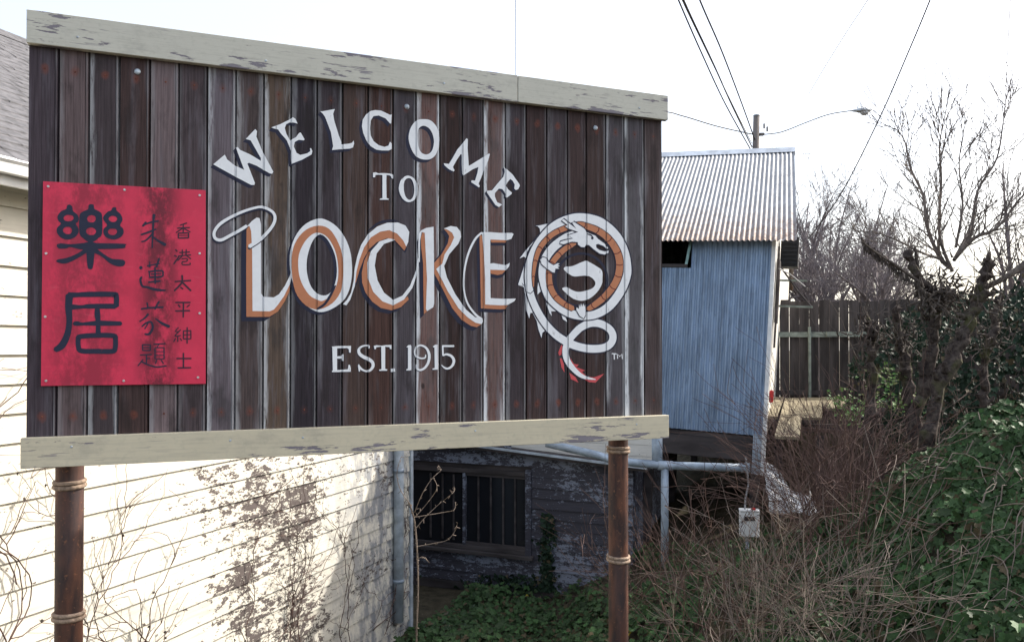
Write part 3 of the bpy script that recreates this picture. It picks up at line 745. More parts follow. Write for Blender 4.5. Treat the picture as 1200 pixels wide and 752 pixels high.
O2 = [sm([(665, 180), (720, 165), (775, 180), (830, 215), (870, 275), (890, 370), (885, 470), (860, 550), (820, 605), (740, 632), (680, 615), (620, 560), (580, 480), (560, 390), (575, 300), (600, 240), (640, 205)]),
      sm([(690, 225), (740, 210), (780, 225), (815, 290), (830, 370), (830, 460), (810, 540), (765, 590), (720, 580), (680, 530), (655, 450), (648, 360), (655, 280)])]
pt = Paint(PM); with_shadow(pt, T_, 2, cD, -1, .8, 2); with_shadow(pt, O2, 2, cD, -1.2, .9, 2); pt.done('to_lettering', sign)
# LOCKE
cE = cv(240, 235, 5.01); cF = cv(330, 245, 5.57); cG = cv(405, 245, 5.57); cH = cv(485, 255, 5.57)
pt = Paint(PM)
Lw = [(245, 155), (275, 122), (305, 100), (322, 105), (330, 140), (330, 545), (345, 565), (405, 568), (435, 550), (470, 500), (500, 440), (512, 390), (522, 400), (500, 490), (465, 560), (430, 610), (405, 640), (380, 650), (280, 648), (278, 300), (272, 180), (262, 150)]
Lo = [(245, 170), (262, 148), (272, 180), (278, 300), (280, 648), (380, 650), (405, 640), (430, 610), (465, 560), (500, 490), (498, 530), (470, 590), (430, 650), (380, 682), (244, 682), (243, 400)]
with_shadow(pt, Lo, 1, cE, -6, 5, 4, 2); pt.poly(Lw, 2, 3, cE)
lp = [(262, 270), (330, 225), (390, 160), (412, 110), (400, 70), (350, 42), (300, 42), (200, 75), (100, 130), (58, 180), (60, 220), (95, 232), (150, 205), (200, 178), (245, 150)]
pt.stroke([(p[0]-4, p[1]+10) for p in lp], 10, 0, 4, cE, 5.01); pt.stroke(lp, [11, 10, 9, 9, 8, 8, 7, 8, 9, 9, 9, 9, 9, 9, 9], 2, 5, cE, 5.01)
Oout = sm([(240, 62), (300, 75), (360, 115), (410, 180), (445, 265), (458, 350), (458, 440), (440, 530), (400, 600), (330, 650), (260, 672), (200, 655), (130, 600), (88, 520), (62, 430), (52, 330), (65, 240), (100, 160), (160, 95)])
Oho = sm([(250, 165), (300, 200), (345, 290), (360, 380), (355, 460), (330, 530), (290, 562), (240, 555), (195, 510), (170, 440), (163, 360), (175, 280), (205, 205)])
Oor = sm([(240, 108), (310, 130), (360, 200), (395, 290), (403, 380), (400, 460), (385, 540), (330, 615), (240, 655), (160, 630), (100, 560), (75, 480), (65, 380), (70, 280), (100, 200), (160, 135)])
Oori = sm([(245, 155), (300, 185), (345, 260), (365, 340), (370, 420), (360, 490), (325, 560), (270, 598), (235, 592), (180, 560), (130, 480), (110, 400), (112, 300), (150, 215), (200, 165)])
with_shadow(pt, [Oout, Oho], 2, cF, -3.2, 3.2, 3, 2); pt.poly([Oor, Oori], 1, 3, cF)
pt.stroke([(235, 650), (280, 620), (320, 560), (350, 500)], [7, 8, 8, 5], 0, 5, cF, 5.57)
Cw1 = [(-18, 620), (10, 590), (35, 545), (52, 470), (58, 390), (75, 310), (100, 235), (145, 165), (205, 115), (270, 90), (340, 88), (390, 108), (415, 150), (408, 215), (395, 245), (375, 205), (335, 160), (285, 138), (225, 148), (165, 185), (120, 250), (90, 330), (70, 410), (60, 500), (30, 590), (5, 628)]
Co1 = [(60, 480), (70, 410), (90, 330), (120, 250), (165, 185), (225, 148), (285, 138), (335, 160), (375, 205), (395, 245), (383, 272), (355, 240), (315, 197), (270, 190), (205, 215), (155, 260), (120, 320), (90, 400), (66, 482)]
Co2 = [(150, 275), (120, 340), (105, 420), (108, 480), (130, 545), (175, 605), (230, 645), (300, 660), (360, 640), (412, 590), (405, 570), (310, 628), (240, 600), (180, 540), (145, 450), (142, 350), (160, 285)]
Cw2 = [(330, 200), (285, 190), (220, 212), (165, 275), (142, 350), (145, 450), (180, 540), (240, 602), (310, 628), (380, 590), (435, 515), (470, 415), (480, 320), (470, 320), (460, 400), (420, 500), (370, 565), (310, 592), (250, 545), (208, 465), (190, 370), (202, 290), (250, 228)]
with_shadow(pt, Co2, 1, cG, -3.2, 4.2, 3, 2); pt.poly(Cw2, 2, 3, cG)
with_shadow(pt, Co1, 1, cG, 1, 2.6, 2, 4); pt.poly(Cw1, 2, 5, cG)
pt.stroke([(150, 140), (220, 90), (300, 76), (350, 84)], [4, 8, 8, 2], 0, 1, cG, 5.57)
Ks = [(30, 110), (45, 85), (80, 68), (128, 60), (130, 200), (132, 560), (125, 585), (85, 610), (78, 595), (85, 400), (70, 100), (50, 95), (40, 150), (38, 290), (30, 290), (28, 180)]
Kso = [(45, 130), (58, 92), (70, 100), (82, 300), (85, 400), (78, 595), (85, 612), (65, 630), (62, 500), (60, 300), (48, 200)]
Ka = [(195, 72), (240, 55), (280, 62), (303, 90), (308, 125), (290, 170), (230, 240), (200, 310), (175, 350), (165, 355), (145, 335), (185, 300), (200, 240), (240, 180), (262, 130), (250, 100), (220, 80)]
Kao = [(195, 75), (220, 80), (250, 100), (262, 130), (240, 180), (200, 240), (185, 300), (145, 335), (133, 330), (132, 295), (180, 240), (220, 170), (230, 120), (215, 95)]
Kl = [(145, 335), (165, 370), (220, 480), (290, 590), (350, 650), (400, 685), (440, 695), (453, 675), (440, 655), (400, 650), (340, 600), (270, 500), (215, 390), (195, 310), (170, 318)]
Klo = [(133, 330), (145, 335), (165, 370), (220, 480), (290, 590), (350, 650), (400, 685), (440, 695), (410, 715), (370, 705), (310, 665), (250, 590), (190, 470), (150, 395), (132, 365)]
with_shadow(pt, Kao, 1, cH, -4, 2.5, 3, 2); with_shadow(pt, Klo, 1, cH, -4, 4, 3, 2); with_shadow(pt, Kso, 1, cH, -4.5, 5, 3, 3)
pt.poly(Ka, 2, 3, cH); pt.poly(Kl, 2, 4, cH); pt.poly(Ks, 2, 5, cH)
Ew = [(440, 95), (500, 95), (560, 100), (640, 100), (650, 108), (635, 140), (605, 148), (500, 143), (498, 150), (498, 300), (520, 297), (550, 303), (600, 310), (625, 295), (620, 320), (600, 343), (498, 340), (500, 525), (550, 528), (600, 530), (665, 528), (655, 545), (610, 570), (560, 572), (465, 567), (465, 400), (455, 200), (448, 130)]
Eo = [(430, 110), (445, 120), (458, 200), (465, 567), (610, 570), (600, 595), (560, 598), (437, 592), (432, 300), (428, 150)]
with_shadow(pt, Eo, 1, cH, -3.2, 4, 3, 2); with_shadow(pt, [(500, 143), (605, 148), (600, 163), (505, 163)], 1, cH, -.5, 3.5, 2, 3); with_shadow(pt, [(498, 340), (600, 343), (575, 368), (545, 375), (500, 365)], 1, cH, -.5, 4, 2, 3)
pt.poly(Ew, 2, 4, cH)
pt.stroke([(440, 100), (400, 140), (360, 220), (335, 310), (325, 400), (328, 480), (350, 560), (400, 630), (445, 665)], [6, 7, 7, 6, 5, 5, 6, 7, 8], 2, 5, cH, 5.57)
pt.done('locke_lettering', sign)
# EST. 1915
def nxt():
    global pt
    pt.done('letter', sign); pt = Paint(PM)
cI = cv(380, 395, 15); cJ = cv(460, 395, 15)
pt = Paint(PM)
with_shadow(pt, [(130, 165), (225, 155), (470, 152), (465, 270), (435, 268), (430, 210), (400, 190), (225, 195), (225, 335), (300, 330), (315, 300), (340, 298), (340, 415), (315, 415), (305, 375), (225, 375), (225, 575), (330, 570), (415, 560), (425, 485), (450, 485), (465, 540), (465, 605), (135, 612), (135, 590), (150, 580), (140, 180)], 2, cI, -.8, .8, 2)
nxt()
def sh_stroke(pts, hw, c, sc, smooth=True):
    pt.stroke([(p[0]-9, p[1]+10) for p in pts], hw, 0, 0, c, sc, smooth=smooth); pt.stroke(pts, hw, 2, 3, c, sc, smooth=smooth)
sh_stroke([(785, 190), (780, 150), (700, 150), (640, 175), (605, 225), (620, 290), (690, 345), (780, 385), (845, 440), (855, 510), (810, 575), (740, 595), (670, 570), (615, 520), (605, 480)], [12, 14, 14, 18, 24, 28, 30, 30, 28, 26, 22, 16, 18, 20, 9], cI, 15)
sh_stroke([(612, 525), (617, 597)], [18, 12], cI, 15)
nxt()
with_shadow(pt, [(870, 150), (920, 140), (1000, 150), (1070, 140), (1180, 135), (1180, 210), (1155, 205), (1145, 175), (1070, 165), (1070, 555), (1110, 565), (1100, 588), (960, 588), (965, 568), (1005, 560), (1000, 165), (915, 175), (905, 210), (880, 210)], 2, cI, -.8, .8, 2)
nxt()
with_shadow(pt, [(-32, 552), (40, 548), (45, 605), (-30, 610)], 2, cJ, -.4, .8, 2)
nxt()
with_shadow(pt, [(240, 175), (275, 140), (320, 135), (330, 160), (330, 575), (300, 583), (240, 583), (240, 565), (270, 550), (270, 180)], 2, cJ, -.8, .8, 2)
nxt()
sh_stroke([(580, 310), (570, 360), (500, 370), (420, 340), (390, 270), (410, 190), (470, 145), (540, 155), (600, 200), (640, 290), (640, 390), (610, 480), (550, 550), (480, 575), (430, 550), (420, 480)], [10, 13, 14, 16, 17, 17, 16, 18, 20, 24, 24, 22, 20, 18, 16, 10], cJ, 15)
nxt()
with_shadow(pt, [(705, 165), (750, 130), (790, 130), (800, 560), (790, 570), (700, 570), (700, 550), (740, 540), (735, 180), (720, 180)], 2, cJ, -.8, .8, 2)
nxt()
sh_stroke([(875, 155), (1075, 155)], [16, 18], cJ, 15); sh_stroke([(880, 150), (886, 320)], [14, 14], cJ, 15)
sh_stroke([(885, 322), (950, 300), (1030, 330), (1075, 400), (1060, 480), (1000, 540), (930, 545), (860, 490)], [12, 18, 22, 24, 22, 18, 16, 8], cJ, 15)
nxt()
cT = cv(700, 400, 25.07)
pt.stroke([(425, 355), (555, 365)], 16, 2, 3, cT, 25.07); pt.stroke([(490, 365), (495, 520)], 17, 2, 3, cT, 25.07); nxt()
pt.stroke([(590, 500), (585, 370), (655, 440), (715, 370), (735, 510)], 15, 2, 3, cT, 25.07, smooth=False)
pt.done('letter', sign)
# dragon
cI = cv(600, 240, 6.84); cJ = cv(640, 240, 7.52); cK = cv(600, 320, 5.37); cL = cv(640, 320, 5.37)
pt = Paint(PM)
body = [(672, 274, 3.5), (665, 277.5, 4.6), (656, 283.5, 5), (646.8, 291.5, 5), (638.5, 304, 4.8), (635.5, 319, 4.6), (638, 334, 4.8), (644, 348, 5), (656, 360, 5), (669, 367.5, 4.8), (684, 370.2, 4.6), (699.6, 367.5, 4.8), (714.5, 358, 5), (727.5, 340.5, 5), (734.2, 323.7, 4.6), (735, 311.8, 4.5), (731.8, 295.9, 4.8), (723.8, 279.4, 5.2), (711.8, 266.6, 5.4), (698.5, 258.6, 5.4), (680, 255.3, 5.3), (664, 258, 5.2), (648, 266.2, 5), (633.8, 281.4, 4.8), (624.5, 297, 4.4), (619.8, 313, 4.2), (619.2, 330.6, 4), (624, 351.7, 4), (635.4, 374, 4.2), (650, 391, 4.4), (667, 402, 4.6), (683.8, 407.5, 4.5), (699.6, 408.5, 4.5), (710.8, 406, 4.4), (717, 400, 4.2), (717.8, 391.7, 4.2), (712.6, 384, 4.2), (701.5, 378.8, 4.4), (690, 379, 4.4), (679, 384.5, 4.2)]
tail = [(679, 384.5, 4.2), (668.5, 396, 4), (663, 407.5, 3.8), (664, 420.5, 3.5), (671.7, 432, 3), (682.8, 441, 2.2), (697.7, 444.4, .5)]
bs = [tuple(p) for p in crom(body, 6)]; tl = [tuple(p) for p in crom(tail, 6)]
def band_(q, grow, mat, layer): pt.stroke([(p[0], p[1]) for p in q], [p[2]+grow for p in q], mat, layer, smooth=False)
def rpoly(lst, mat, layer, conv, edge=.9, mate=0):
    edge *= 1.35
    px_ = [conv(p) for p in lst]
    pt.stroke(px_, edge, mate, layer-.5, closed=True, smooth=False); pt.poly(px_, mat, layer)
# tail fins, then tail, then body from the loop inwards
for f in ([(310, 450), (290, 500), (297, 520), (310, 512), (318, 460)], [(300, 535), (310, 590), (330, 625), (325, 570), (312, 535)], [(360, 625), (370, 665), (418, 688), (400, 655)]): pt.poly(f, 3, 1, cK)
pt.poly([(365, 632), (310, 688), (270, 685), (215, 650), (175, 600), (150, 530), (175, 570), (205, 575), (190, 590), (245, 612), (225, 620), (255, 650), (300, 655)], 3, 1, cL)
band_(tl, 1.1, 0, 0); band_(tl, 0, 2, 3)
fins = [([(185, 170), (225, 165), (290, 150), (250, 200), (225, 222), (222, 190), (205, 172)], cI), ([(215, 240), (150, 320), (110, 365), (60, 430), (95, 415), (115, 430), (120, 380), (140, 340), (190, 280)], cI),
        ([(115, 440), (80, 540), (48, 640), (80, 625), (100, 650), (110, 720), (125, 752), (135, 600), (128, 500)], cI), ([(38, 75), (60, 60), (75, 90), (85, 150), (90, 230), (108, 285), (115, 250), (130, 250), (105, 180), (100, 80)], cK),
        ([(130, 250), (155, 300), (165, 350), (185, 408), (190, 375), (210, 360), (180, 310), (150, 270)], cK), ([(165, 50), (160, 90), (160, 135), (180, 115), (185, 60)], cK), ([(215, 185), (235, 250), (250, 270), (245, 240), (275, 240), (240, 200)], cK),
        ([(270, 215), (310, 260), (320, 290), (348, 308), (335, 275), (340, 265), (300, 240)], cK)]
for f, c in fins: rpoly(f, 2, 2, c, .7)
h = len(bs)*27//40
band_(bs[h:], 1.5, 0, 2.2); band_(bs[h:], 0, 2, 3)
band_(bs[:h+2], 1.5, 0, 3.2); band_(bs[:h+2], 0, 2, 4)
orA = [(625, 336, .6), (625, 322, 1.6), (627.3, 306, 2.4), (631.6, 292.6, 2.8), (638.7, 282.6, 3), (648.5, 274, 3), (661.4, 267.8, 3), (677, 263.5, 3.2), (686.5, 265, 3.4), (700, 270.3, 3.6), (712, 279, 3.8), (721.5, 292, 4), (725.4, 303.8, 4.1), (725.6, 315.8, 4.1), (722.8, 327.2, 4.1), (716.2, 338.6, 4), (707, 348.9, 3.8), (696, 357.6, 3.4), (689, 362, 2.6)]
orB = [(671, 361.5, 3), (660.5, 355.8, 3.2), (651, 347.6, 3.3), (645.2, 336.6, 3.3), (643.4, 324.8, 3.3), (644.6, 313, 3.3), (650, 303.8, 3.3), (658.5, 294.6, 3.2), (668.7, 287.4, 3), (674, 285, 2)]
for o_ in (orA, orB):
    q = [tuple(p) for p in crom(o_, 6)]; band_(q, .9, 0, 4.4); band_(q, 0, 1, 5)
    for k in range(5, len(q)-3, 7):
        a, b = q[k-1], q[k+1]; dx, dy = b[0]-a[0], b[1]-a[1]; l = math.hypot(dx, dy)
        nx_, ny_ = -dy/l*q[k][2], dx/l*q[k][2]
        pt.stroke([(q[k][0]-nx_, q[k][1]-ny_), (q[k][0]+dx/l*1.0, q[k][1]+dy/l*1.0), (q[k][0]+nx_, q[k][1]+ny_)], .5, 4, 6, sub=3)
pt.stroke([(681+30.5*math.cos(t), 328+31*math.sin(t)) for t in np.linspace(0, 2*math.pi, 40)[:-1]], 1.5, 0, 1, closed=True, smooth=False)
pearl = [(660.6, 315.8), (662.6, 312.5), (670.6, 311.8), (685.2, 305.8), (690.5, 307.2), (698.5, 311.8), (705.2, 317), (705.8, 326.4), (705, 333), (699.6, 342.3), (690.3, 350), (681, 352.4), (671.7, 350), (664.2, 344.2), (658.5, 338.2), (664.2, 336.4), (669.8, 339.6), (677.2, 342), (686.6, 340.5), (694, 337.7), (697.5, 333), (696, 328), (690.5, 323.8), (683.9, 323), (673, 324), (666.6, 321)]
pt.poly([tuple(p) for p in crom(pearl, 3, True)], 2, 3)
HEAD = [(150, 125), (215, 175), (262, 212), (228, 162), (240, 150), (330, 208), (360, 245), (400, 262), (430, 272), (455, 302), (515, 345), (545, 382), (535, 388), (500, 362), (455, 345), (436, 352), (440, 378), (465, 398), (512, 412), (547, 405), (545, 425), (512, 438), (468, 430), (420, 395), (375, 355), (350, 352), (335, 375), (305, 372), (280, 352), (275, 330), (225, 325), (150, 348), (120, 342), (125, 325), (170, 312), (235, 298), (190, 270), (280, 240), (200, 212), (165, 190), (190, 180), (135, 140)]
rpoly(HEAD, 2, 8, cJ, 1.0)
pt.stroke([(360, 258), (390, 268), (408, 285)], [5, 6, 4], 0, 9, cJ, 7.52); pt.stroke([(398, 293), (410, 296)], [11, 11], 0, 9, cJ, 7.52); pt.stroke([(526, 352), (538, 362)], 8, 0, 9, cJ, 7.52)
rpoly([(225, 440), (245, 420), (275, 430), (290, 460), (330, 485), (365, 468), (380, 472), (362, 484), (383, 490), (362, 500), (378, 512), (345, 512), (340, 545), (320, 540), (270, 505), (235, 475)], 2, 8, cI, .9)
rpoly([(205, 195), (212, 215), (218, 190), (225, 212), (232, 190), (238, 212), (243, 195), (246, 230), (246, 262), (235, 285), (210, 270), (188, 230), (190, 215), (205, 225)], 2, 8, cL, .8)
pt.done('dragon_emblem', sign)

# ---- red panel with brushed characters
pA = SG.at(50.5, 212.5, .014); pB = SG.at(241, 223, .014); pC = SG.at(241, 449.5, .014); pD = SG.at(48, 452, .014)
v = [(p[0], -.014, p[1]) for p in (pA, pB, pC, pD)] + [(p[0], -.0005, p[1]) for p in (pA, pB, pC, pD)]
v = [(a[0]-pD[0], a[1], a[2]-pD[1]) for a in v]
panel = link('red_panel', pymesh(v, [(3, 2, 1, 0), (4, 5, 6, 7), (0, 1, 5, 4), (1, 2, 6, 5), (2, 3, 7, 6), (3, 0, 4, 7)]), sign, M['redpanel'])
panel.location = (pD[0], 0, pD[1])
for p in ((56.5, 218.5), (146, 222.5), (234, 229), (54, 297), (234, 297), (53, 371), (234, 367), (54, 446), (145, 446), (232, 442)):
    xx, zz = SG.at(p[0], p[1], .014)
    link('screw', tubemesh([(xx-pD[0], -.0142, zz-pD[1]), (xx-pD[0], -.0175, zz-pD[1])], [.006, .0048], 9), panel, M['screw'])
pt = Paint([M['ink'], M['ink2']], SG, .0145, False)
c = cv(45, 205, 6.267)
for lp in ([[(230, 218), (250, 235), (255, 265), (285, 290), (297, 320), (290, 345), (275, 358), (295, 395), (292, 430), (265, 460), (215, 475), (165, 460), (137, 425), (137, 390), (165, 358), (145, 335), (142, 300), (170, 265), (205, 250), (212, 225)], [(185, 315), (205, 295), (245, 297), (260, 318), (240, 338), (200, 338)], [(180, 408), (195, 385), (230, 383), (248, 405), (235, 432), (200, 432)]],
           [[(370, 220), (405, 218), (412, 250), (450, 270), (468, 300), (468, 430), (440, 465), (405, 490), (365, 490), (330, 465), (302, 430), (302, 300), (330, 268), (365, 252)], [(358, 320), (375, 298), (410, 300), (422, 325), (405, 347), (370, 345)], [(350, 412), (370, 388), (405, 390), (425, 415), (405, 440), (365, 437)]],
           [[(545, 240), (570, 240), (575, 262), (605, 290), (618, 330), (600, 370), (622, 395), (625, 430), (600, 460), (555, 475), (500, 460), (478, 430), (480, 395), (505, 370), (478, 330), (478, 305), (510, 270), (535, 260)], [(515, 322), (535, 302), (565, 305), (580, 325), (560, 345), (530, 342)], [(510, 418), (525, 397), (565, 397), (578, 418), (560, 440), (525, 438)]],
           [[(135, 515), (160, 502), (235, 508), (340, 498), (390, 485), (430, 500), (630, 505), (638, 520), (620, 540), (440, 545), (350, 548), (300, 545), (235, 530), (205, 540), (150, 540)]],
           [[(355, 540), (420, 540), (412, 580), (400, 680), (380, 692), (362, 680), (355, 600)]],
           [[(345, 540), (365, 560), (300, 605), (220, 645), (170, 650), (132, 635), (145, 620), (210, 608), (290, 575)]],
           [[(420, 540), (480, 580), (540, 615), (620, 622), (638, 645), (620, 670), (570, 668), (520, 645), (460, 595), (410, 570)]]):
    pt.poly([sm(l) for l in lp], 0, 0, c)
def char_done():
    global pt
    pt.done('character', panel).location = -panel.location; pt = Paint([M['ink'], M['ink2']], SG, .0145, False)
char_done()
c = cv(45, 325, 5.783)
S_ = lambda pts, hw, cc, sc, mm=0, cl=False, sb=4: pt.stroke(pts, hw, mm, 0, cc, sc, sb, cl)
S_([(205, 120), (265, 118), (330, 115), (505, 115), (528, 130), (528, 195)], [20, 16, 18, 18, 18, 18], c, 5.783)
S_([(220, 200), (290, 200), (350, 195), (520, 195)], [20, 12, 16, 18], c, 5.783); S_([(210, 120), (205, 200), (210, 300), (195, 390), (160, 460), (115, 490)], [26, 24, 20, 22, 24, 18], c, 5.783)
S_([(400, 200), (400, 250), (405, 300), (405, 390)], [14, 20, 16, 18], c, 5.783); S_([(240, 313), (265, 312), (295, 315), (350, 312), (420, 310), (560, 312)], [12, 16, 10, 14, 18, 14], c, 5.783)
S_([(285, 400), (400, 392), (510, 395), (522, 420), (520, 480), (500, 500), (400, 500), (290, 497), (272, 470), (270, 420)], 17, c, 5.783, 0, True)
char_done()
def chars(c, sc, lst, mm, k, splits):
    for j, (pts, hw) in enumerate(lst):
        if j in splits: char_done()
        pt.stroke(pts, [w*k for w in hw] if hasattr(hw, '__len__') else hw*k, mm, 0, c, sc, 4)
    char_done()
chars(cv(155, 240, 6.84), 6.84, [([(175, 80), (170, 120), (165, 230), (160, 345)], [12, 8, 7, 5]), ([(110, 140), (85, 170)], 8), ([(95, 160), (150, 140), (210, 130)], 6), ([(70, 240), (130, 220), (190, 195)], [6, 7, 6]), ([(160, 235), (110, 285), (75, 295)], [7, 6, 5]), ([(170, 260), (210, 290), (265, 320)], [5, 8, 12]),
    ([(64, 502), (74, 505)], 13), ([(75, 580), (65, 600), (80, 650), (120, 660), (190, 680), (265, 685)], [8, 8, 8, 8, 10, 6]), ([(120, 490), (220, 470)], 5), ([(140, 455), (140, 500)], 5), ([(215, 430), (195, 500)], 7), ([(182, 500), (185, 630)], 6), ([(130, 535), (235, 528), (246, 550), (235, 575), (140, 580)], 6), ([(135, 535), (140, 580)], 5), ([(150, 555), (230, 550)], 4), ([(130, 620), (225, 610)], 6)], 0, 1.1, (6,))
chars(cv(155, 340, 7.52), 7.52, [([(80, 165), (150, 155), (270, 150)], 7), ([(130, 110), (140, 160)], 6), ([(235, 100), (200, 165)], 8), ([(140, 210), (110, 245), (65, 275)], [9, 7, 5]), ([(205, 250), (260, 290), (325, 320)], [5, 10, 12]), ([(85, 320), (120, 290), (165, 280), (180, 330), (150, 385), (110, 385)], [6, 7, 8, 9, 10, 6]), ([(140, 290), (110, 340)], 5),
    ([(90, 480), (160, 480)], 5), ([(160, 480), (160, 530)], 5), ([(160, 530), (95, 530)], 5), ([(92, 530), (90, 480)], 5), ([(95, 505), (155, 505)], 4), ([(70, 570), (170, 565)], 5), ([(125, 570), (125, 640)], 5), ([(125, 600), (160, 600)], 4), ([(95, 610), (50, 665)], 5), ([(85, 630), (150, 660), (220, 675), (300, 665)], 6), ([(190, 475), (290, 470)], 5), ([(235, 475), (220, 500)], 4), ([(200, 505), (200, 605)], 4.5), ([(200, 505), (280, 505)], 4.5), ([(280, 505), (280, 605)], 5), ([(200, 540), (275, 540)], 3), ([(200, 572), (275, 572)], 3), ([(200, 605), (280, 605)], 3.5), ([(215, 615), (205, 645)], 5), ([(255, 615), (275, 645)], 5)], 0, 1.1, (7,))
chars(cv(195, 250, 7.51), 7.51, [([(120, 105), (180, 85)], 4), ([(95, 130), (205, 125)], 4), ([(148, 95), (148, 175)], 4), ([(145, 130), (85, 170)], 4), ([(150, 130), (210, 165)], 4), ([(105, 175), (195, 172)], 4.5), ([(195, 172), (195, 215)], 4.5), ([(195, 215), (105, 218)], 4.5), ([(105, 218), (105, 175)], 4.5), ([(105, 195), (195, 193)], 3),
    ([(80, 320), (95, 335)], 5), ([(70, 370), (90, 380)], 5), ([(65, 445), (110, 380)], 5), ([(115, 345), (205, 340)], 4), ([(140, 320), (140, 370)], 4), ([(175, 318), (172, 370)], 4), ([(105, 375), (215, 365)], 4), ([(140, 375), (100, 415)], 4), ([(175, 370), (215, 400)], 4), ([(135, 400), (180, 398), (180, 420), (140, 425)], 4), ([(140, 425), (142, 450), (205, 450), (208, 435)], 4),
    ([(75, 600), (215, 590)], 5), ([(138, 545), (135, 610), (70, 680)], 6), ([(145, 610), (215, 680)], 6), ([(125, 650), (145, 665)], 5)], 1, 1.35, (10, 21))
chars(cv(195, 345, 7.51), 7.51, [([(80, 70), (210, 70)], 5), ([(105, 90), (120, 110)], 5), ([(205, 90), (180, 110)], 4), ([(80, 145), (205, 142)], 5), ([(150, 70), (148, 200)], 5),
    ([(105, 290), (80, 325), (110, 325)], 4), ([(125, 310), (75, 365), (125, 360)], 4), ([(100, 365), (100, 415)], 4), ([(80, 385), (65, 415)], 4), ([(120, 385), (135, 405)], 4), ([(150, 320), (215, 318)], 4), ([(215, 318), (215, 390)], 4), ([(215, 390), (150, 390)], 4), ([(150, 390), (150, 320)], 4), ([(150, 355), (215, 353)], 3.5), ([(183, 290), (182, 430)], 4.5),
    ([(90, 562), (218, 562)], 5), ([(150, 515), (150, 640)], 5), ([(100, 645), (215, 643)], 5)], 1, 1.35, (5, 16))
pt.bm.free()
# ------------------------------------------------------------------ overhead: pole, lamp, wires
pp = P(886, 136, 30); gzp = hgt(pp.x, 30)
pole = empty('utility_pole', (pp.x, 30, gzp), (0, 0, 0), 'dark wooden utility pole rising behind the corrugated roof', 'utility pole')
hp = pp.z-gzp
link('pole', tubemesh([(-.25, 0, -.5), (-.1, 0, hp*.6), (0.02, 0, hp)], [.17, .14, .125], 12), pole, M['pole'], True)
link('cap', tubemesh([(.02, 0, hp+.001), (.02, 0, hp+.04)], [.135, .13], 12), pole, M['lamp'])
link('fitting', boxes([(.12, .30, -.1, .05, hp-.78, hp-.68), (.28, .34, -.04, .02, hp-.5, hp-.3), (.40, .46, -.04, .02, hp-.62, hp-.42)], bev=.01), pole, M['pole'])
a = [(890, 158, 30), (915, 155, 29.9), (945, 143.5, 29.8), (972, 134, 29.7), (1000, 129.5, 29.6)]
lamp = empty('street_lamp', P(890, 158, 30), (0, 0, 0), 'cobra-head street lamp on a long curved arm from the utility pole', 'street lamp'); lo = Vector(lamp.location)
link('arm', tubemesh([Vector(p)-lo for p in crom([tuple(P(*q)) for q in a], 5)], .026, 8), lamp, M['lamp'], True)
hd = P(1009, 130, 29.6)-lo
bm = bmesh.new(); bmesh.ops.create_uvsphere(bm, u_segments=18, v_segments=10, radius=1)
for v in bm.verts:
    v.co = Vector((v.co.x*.40, v.co.y*.17, v.co.z*(.10 if v.co.z > 0 else .07)))
    if v.co.x < -.1: v.co.y *= .6; v.co.z *= .75
for v in bm.verts: v.co += hd
link('head', bm_mesh(bm), lamp, M['lamp'], True)
bm = bmesh.new(); bmesh.ops.create_uvsphere(bm, u_segments=14, v_segments=8, radius=1)
for v in bm.verts: v.co = Vector((v.co.x*.17, v.co.y*.13, v.co.z*.12)) + hd + Vector((.13, 0, -.06))
n_ = NT('lamp_lens'); link('lens', bm_mesh(bm), lamp, n_.out((.5, .5, .5), .15, 0, .5), True)
link('photocell', tubemesh([hd+Vector((-.12, 0, .08)), hd+Vector((-.12, 0, .17))], .026, 8), lamp, M['lamp'])
def wire(name, pts, r, label, mat, sub=8):
    tagp = [tuple(P(*p)) for p in pts]; q = crom(tagp, sub); o = Vector(q[0])
    w = link(name, tubemesh([Vector(p)-o for p in q], r, 6), None, mat, True, label, 'wire', None); w.location = o; return w
wire('overhead_wire', [(880, 176, 30), (850, 122, 26), (822, 62, 22.5), (795, 0, 19.5), (762, -80, 16)], .024, 'dark overhead wire on the left of the bunch from the utility pole', M['wire'])
wire('overhead_wire', [(881, 172, 30), (858, 124, 26.2), (836, 75, 22.7), (801, 0, 19.2), (770, -80, 16)], .026, 'dark overhead wire twisted against its neighbour in the bunch', M['wire'])
wire('overhead_wire', [(881, 168, 29.9), (862, 130, 26.2), (829, 62, 22.3), (797, -5, 19.0), (766, -80, 16)], .016, 'thin pale overhead wire wound along the bunch', M['wirepale'])
wire('overhead_wire', [(885, 165, 30), (868, 118, 27), (845, 58, 23), (820, 0, 20), (790, -80, 17)], .026, 'dark overhead wire running alone right of the wire bunch', M['wire'])
wire('overhead_wire', [(884, 158, 30), (840, 148, 29), (800, 136, 28), (770, 130, 27), (640, 120, 24)], .022, 'slack wire from the utility pole passing behind the sign', M['wire'])
wire('service_wire', [(947, 280, 12.2), (985, 228, 11.4), (1030, 140, 10.3), (1065, 60, 9.6), (1090, 0, 9), (1125, -90, 8.3)], .0085, 'sagging service drop wire to the tin building gable', M['wire'])
wire('distant_wire', [(900, 179, 60), (935, 180, 60), (1000, 181, 60), (1075, 183, 60), (1300, 190, 60)], .02, 'faint level wire beyond the roof ridge', M['wirepale'])
wire('distant_wire', [(604, 130, 19), (604, 60, 16), (604, 0, 13.5), (604, -60, 12)], .006, 'faint wire rising straight up above the sign', M['wirepale'])
wire('distant_wire', [(1176, 200, 18), (1179, 100, 15), (1184, 0, 12), (1188, -70, 11)], .006, 'faint wire rising steeply above the bare tree', M['wirepale'])
wire('distant_wire', [(948, 110, 24), (967, 78, 22), (992, 38, 20), (1017, 0, 18), (1060, -70, 16)], .010, 'faint slanting wire right of the lamp arm', M['wirepale'])

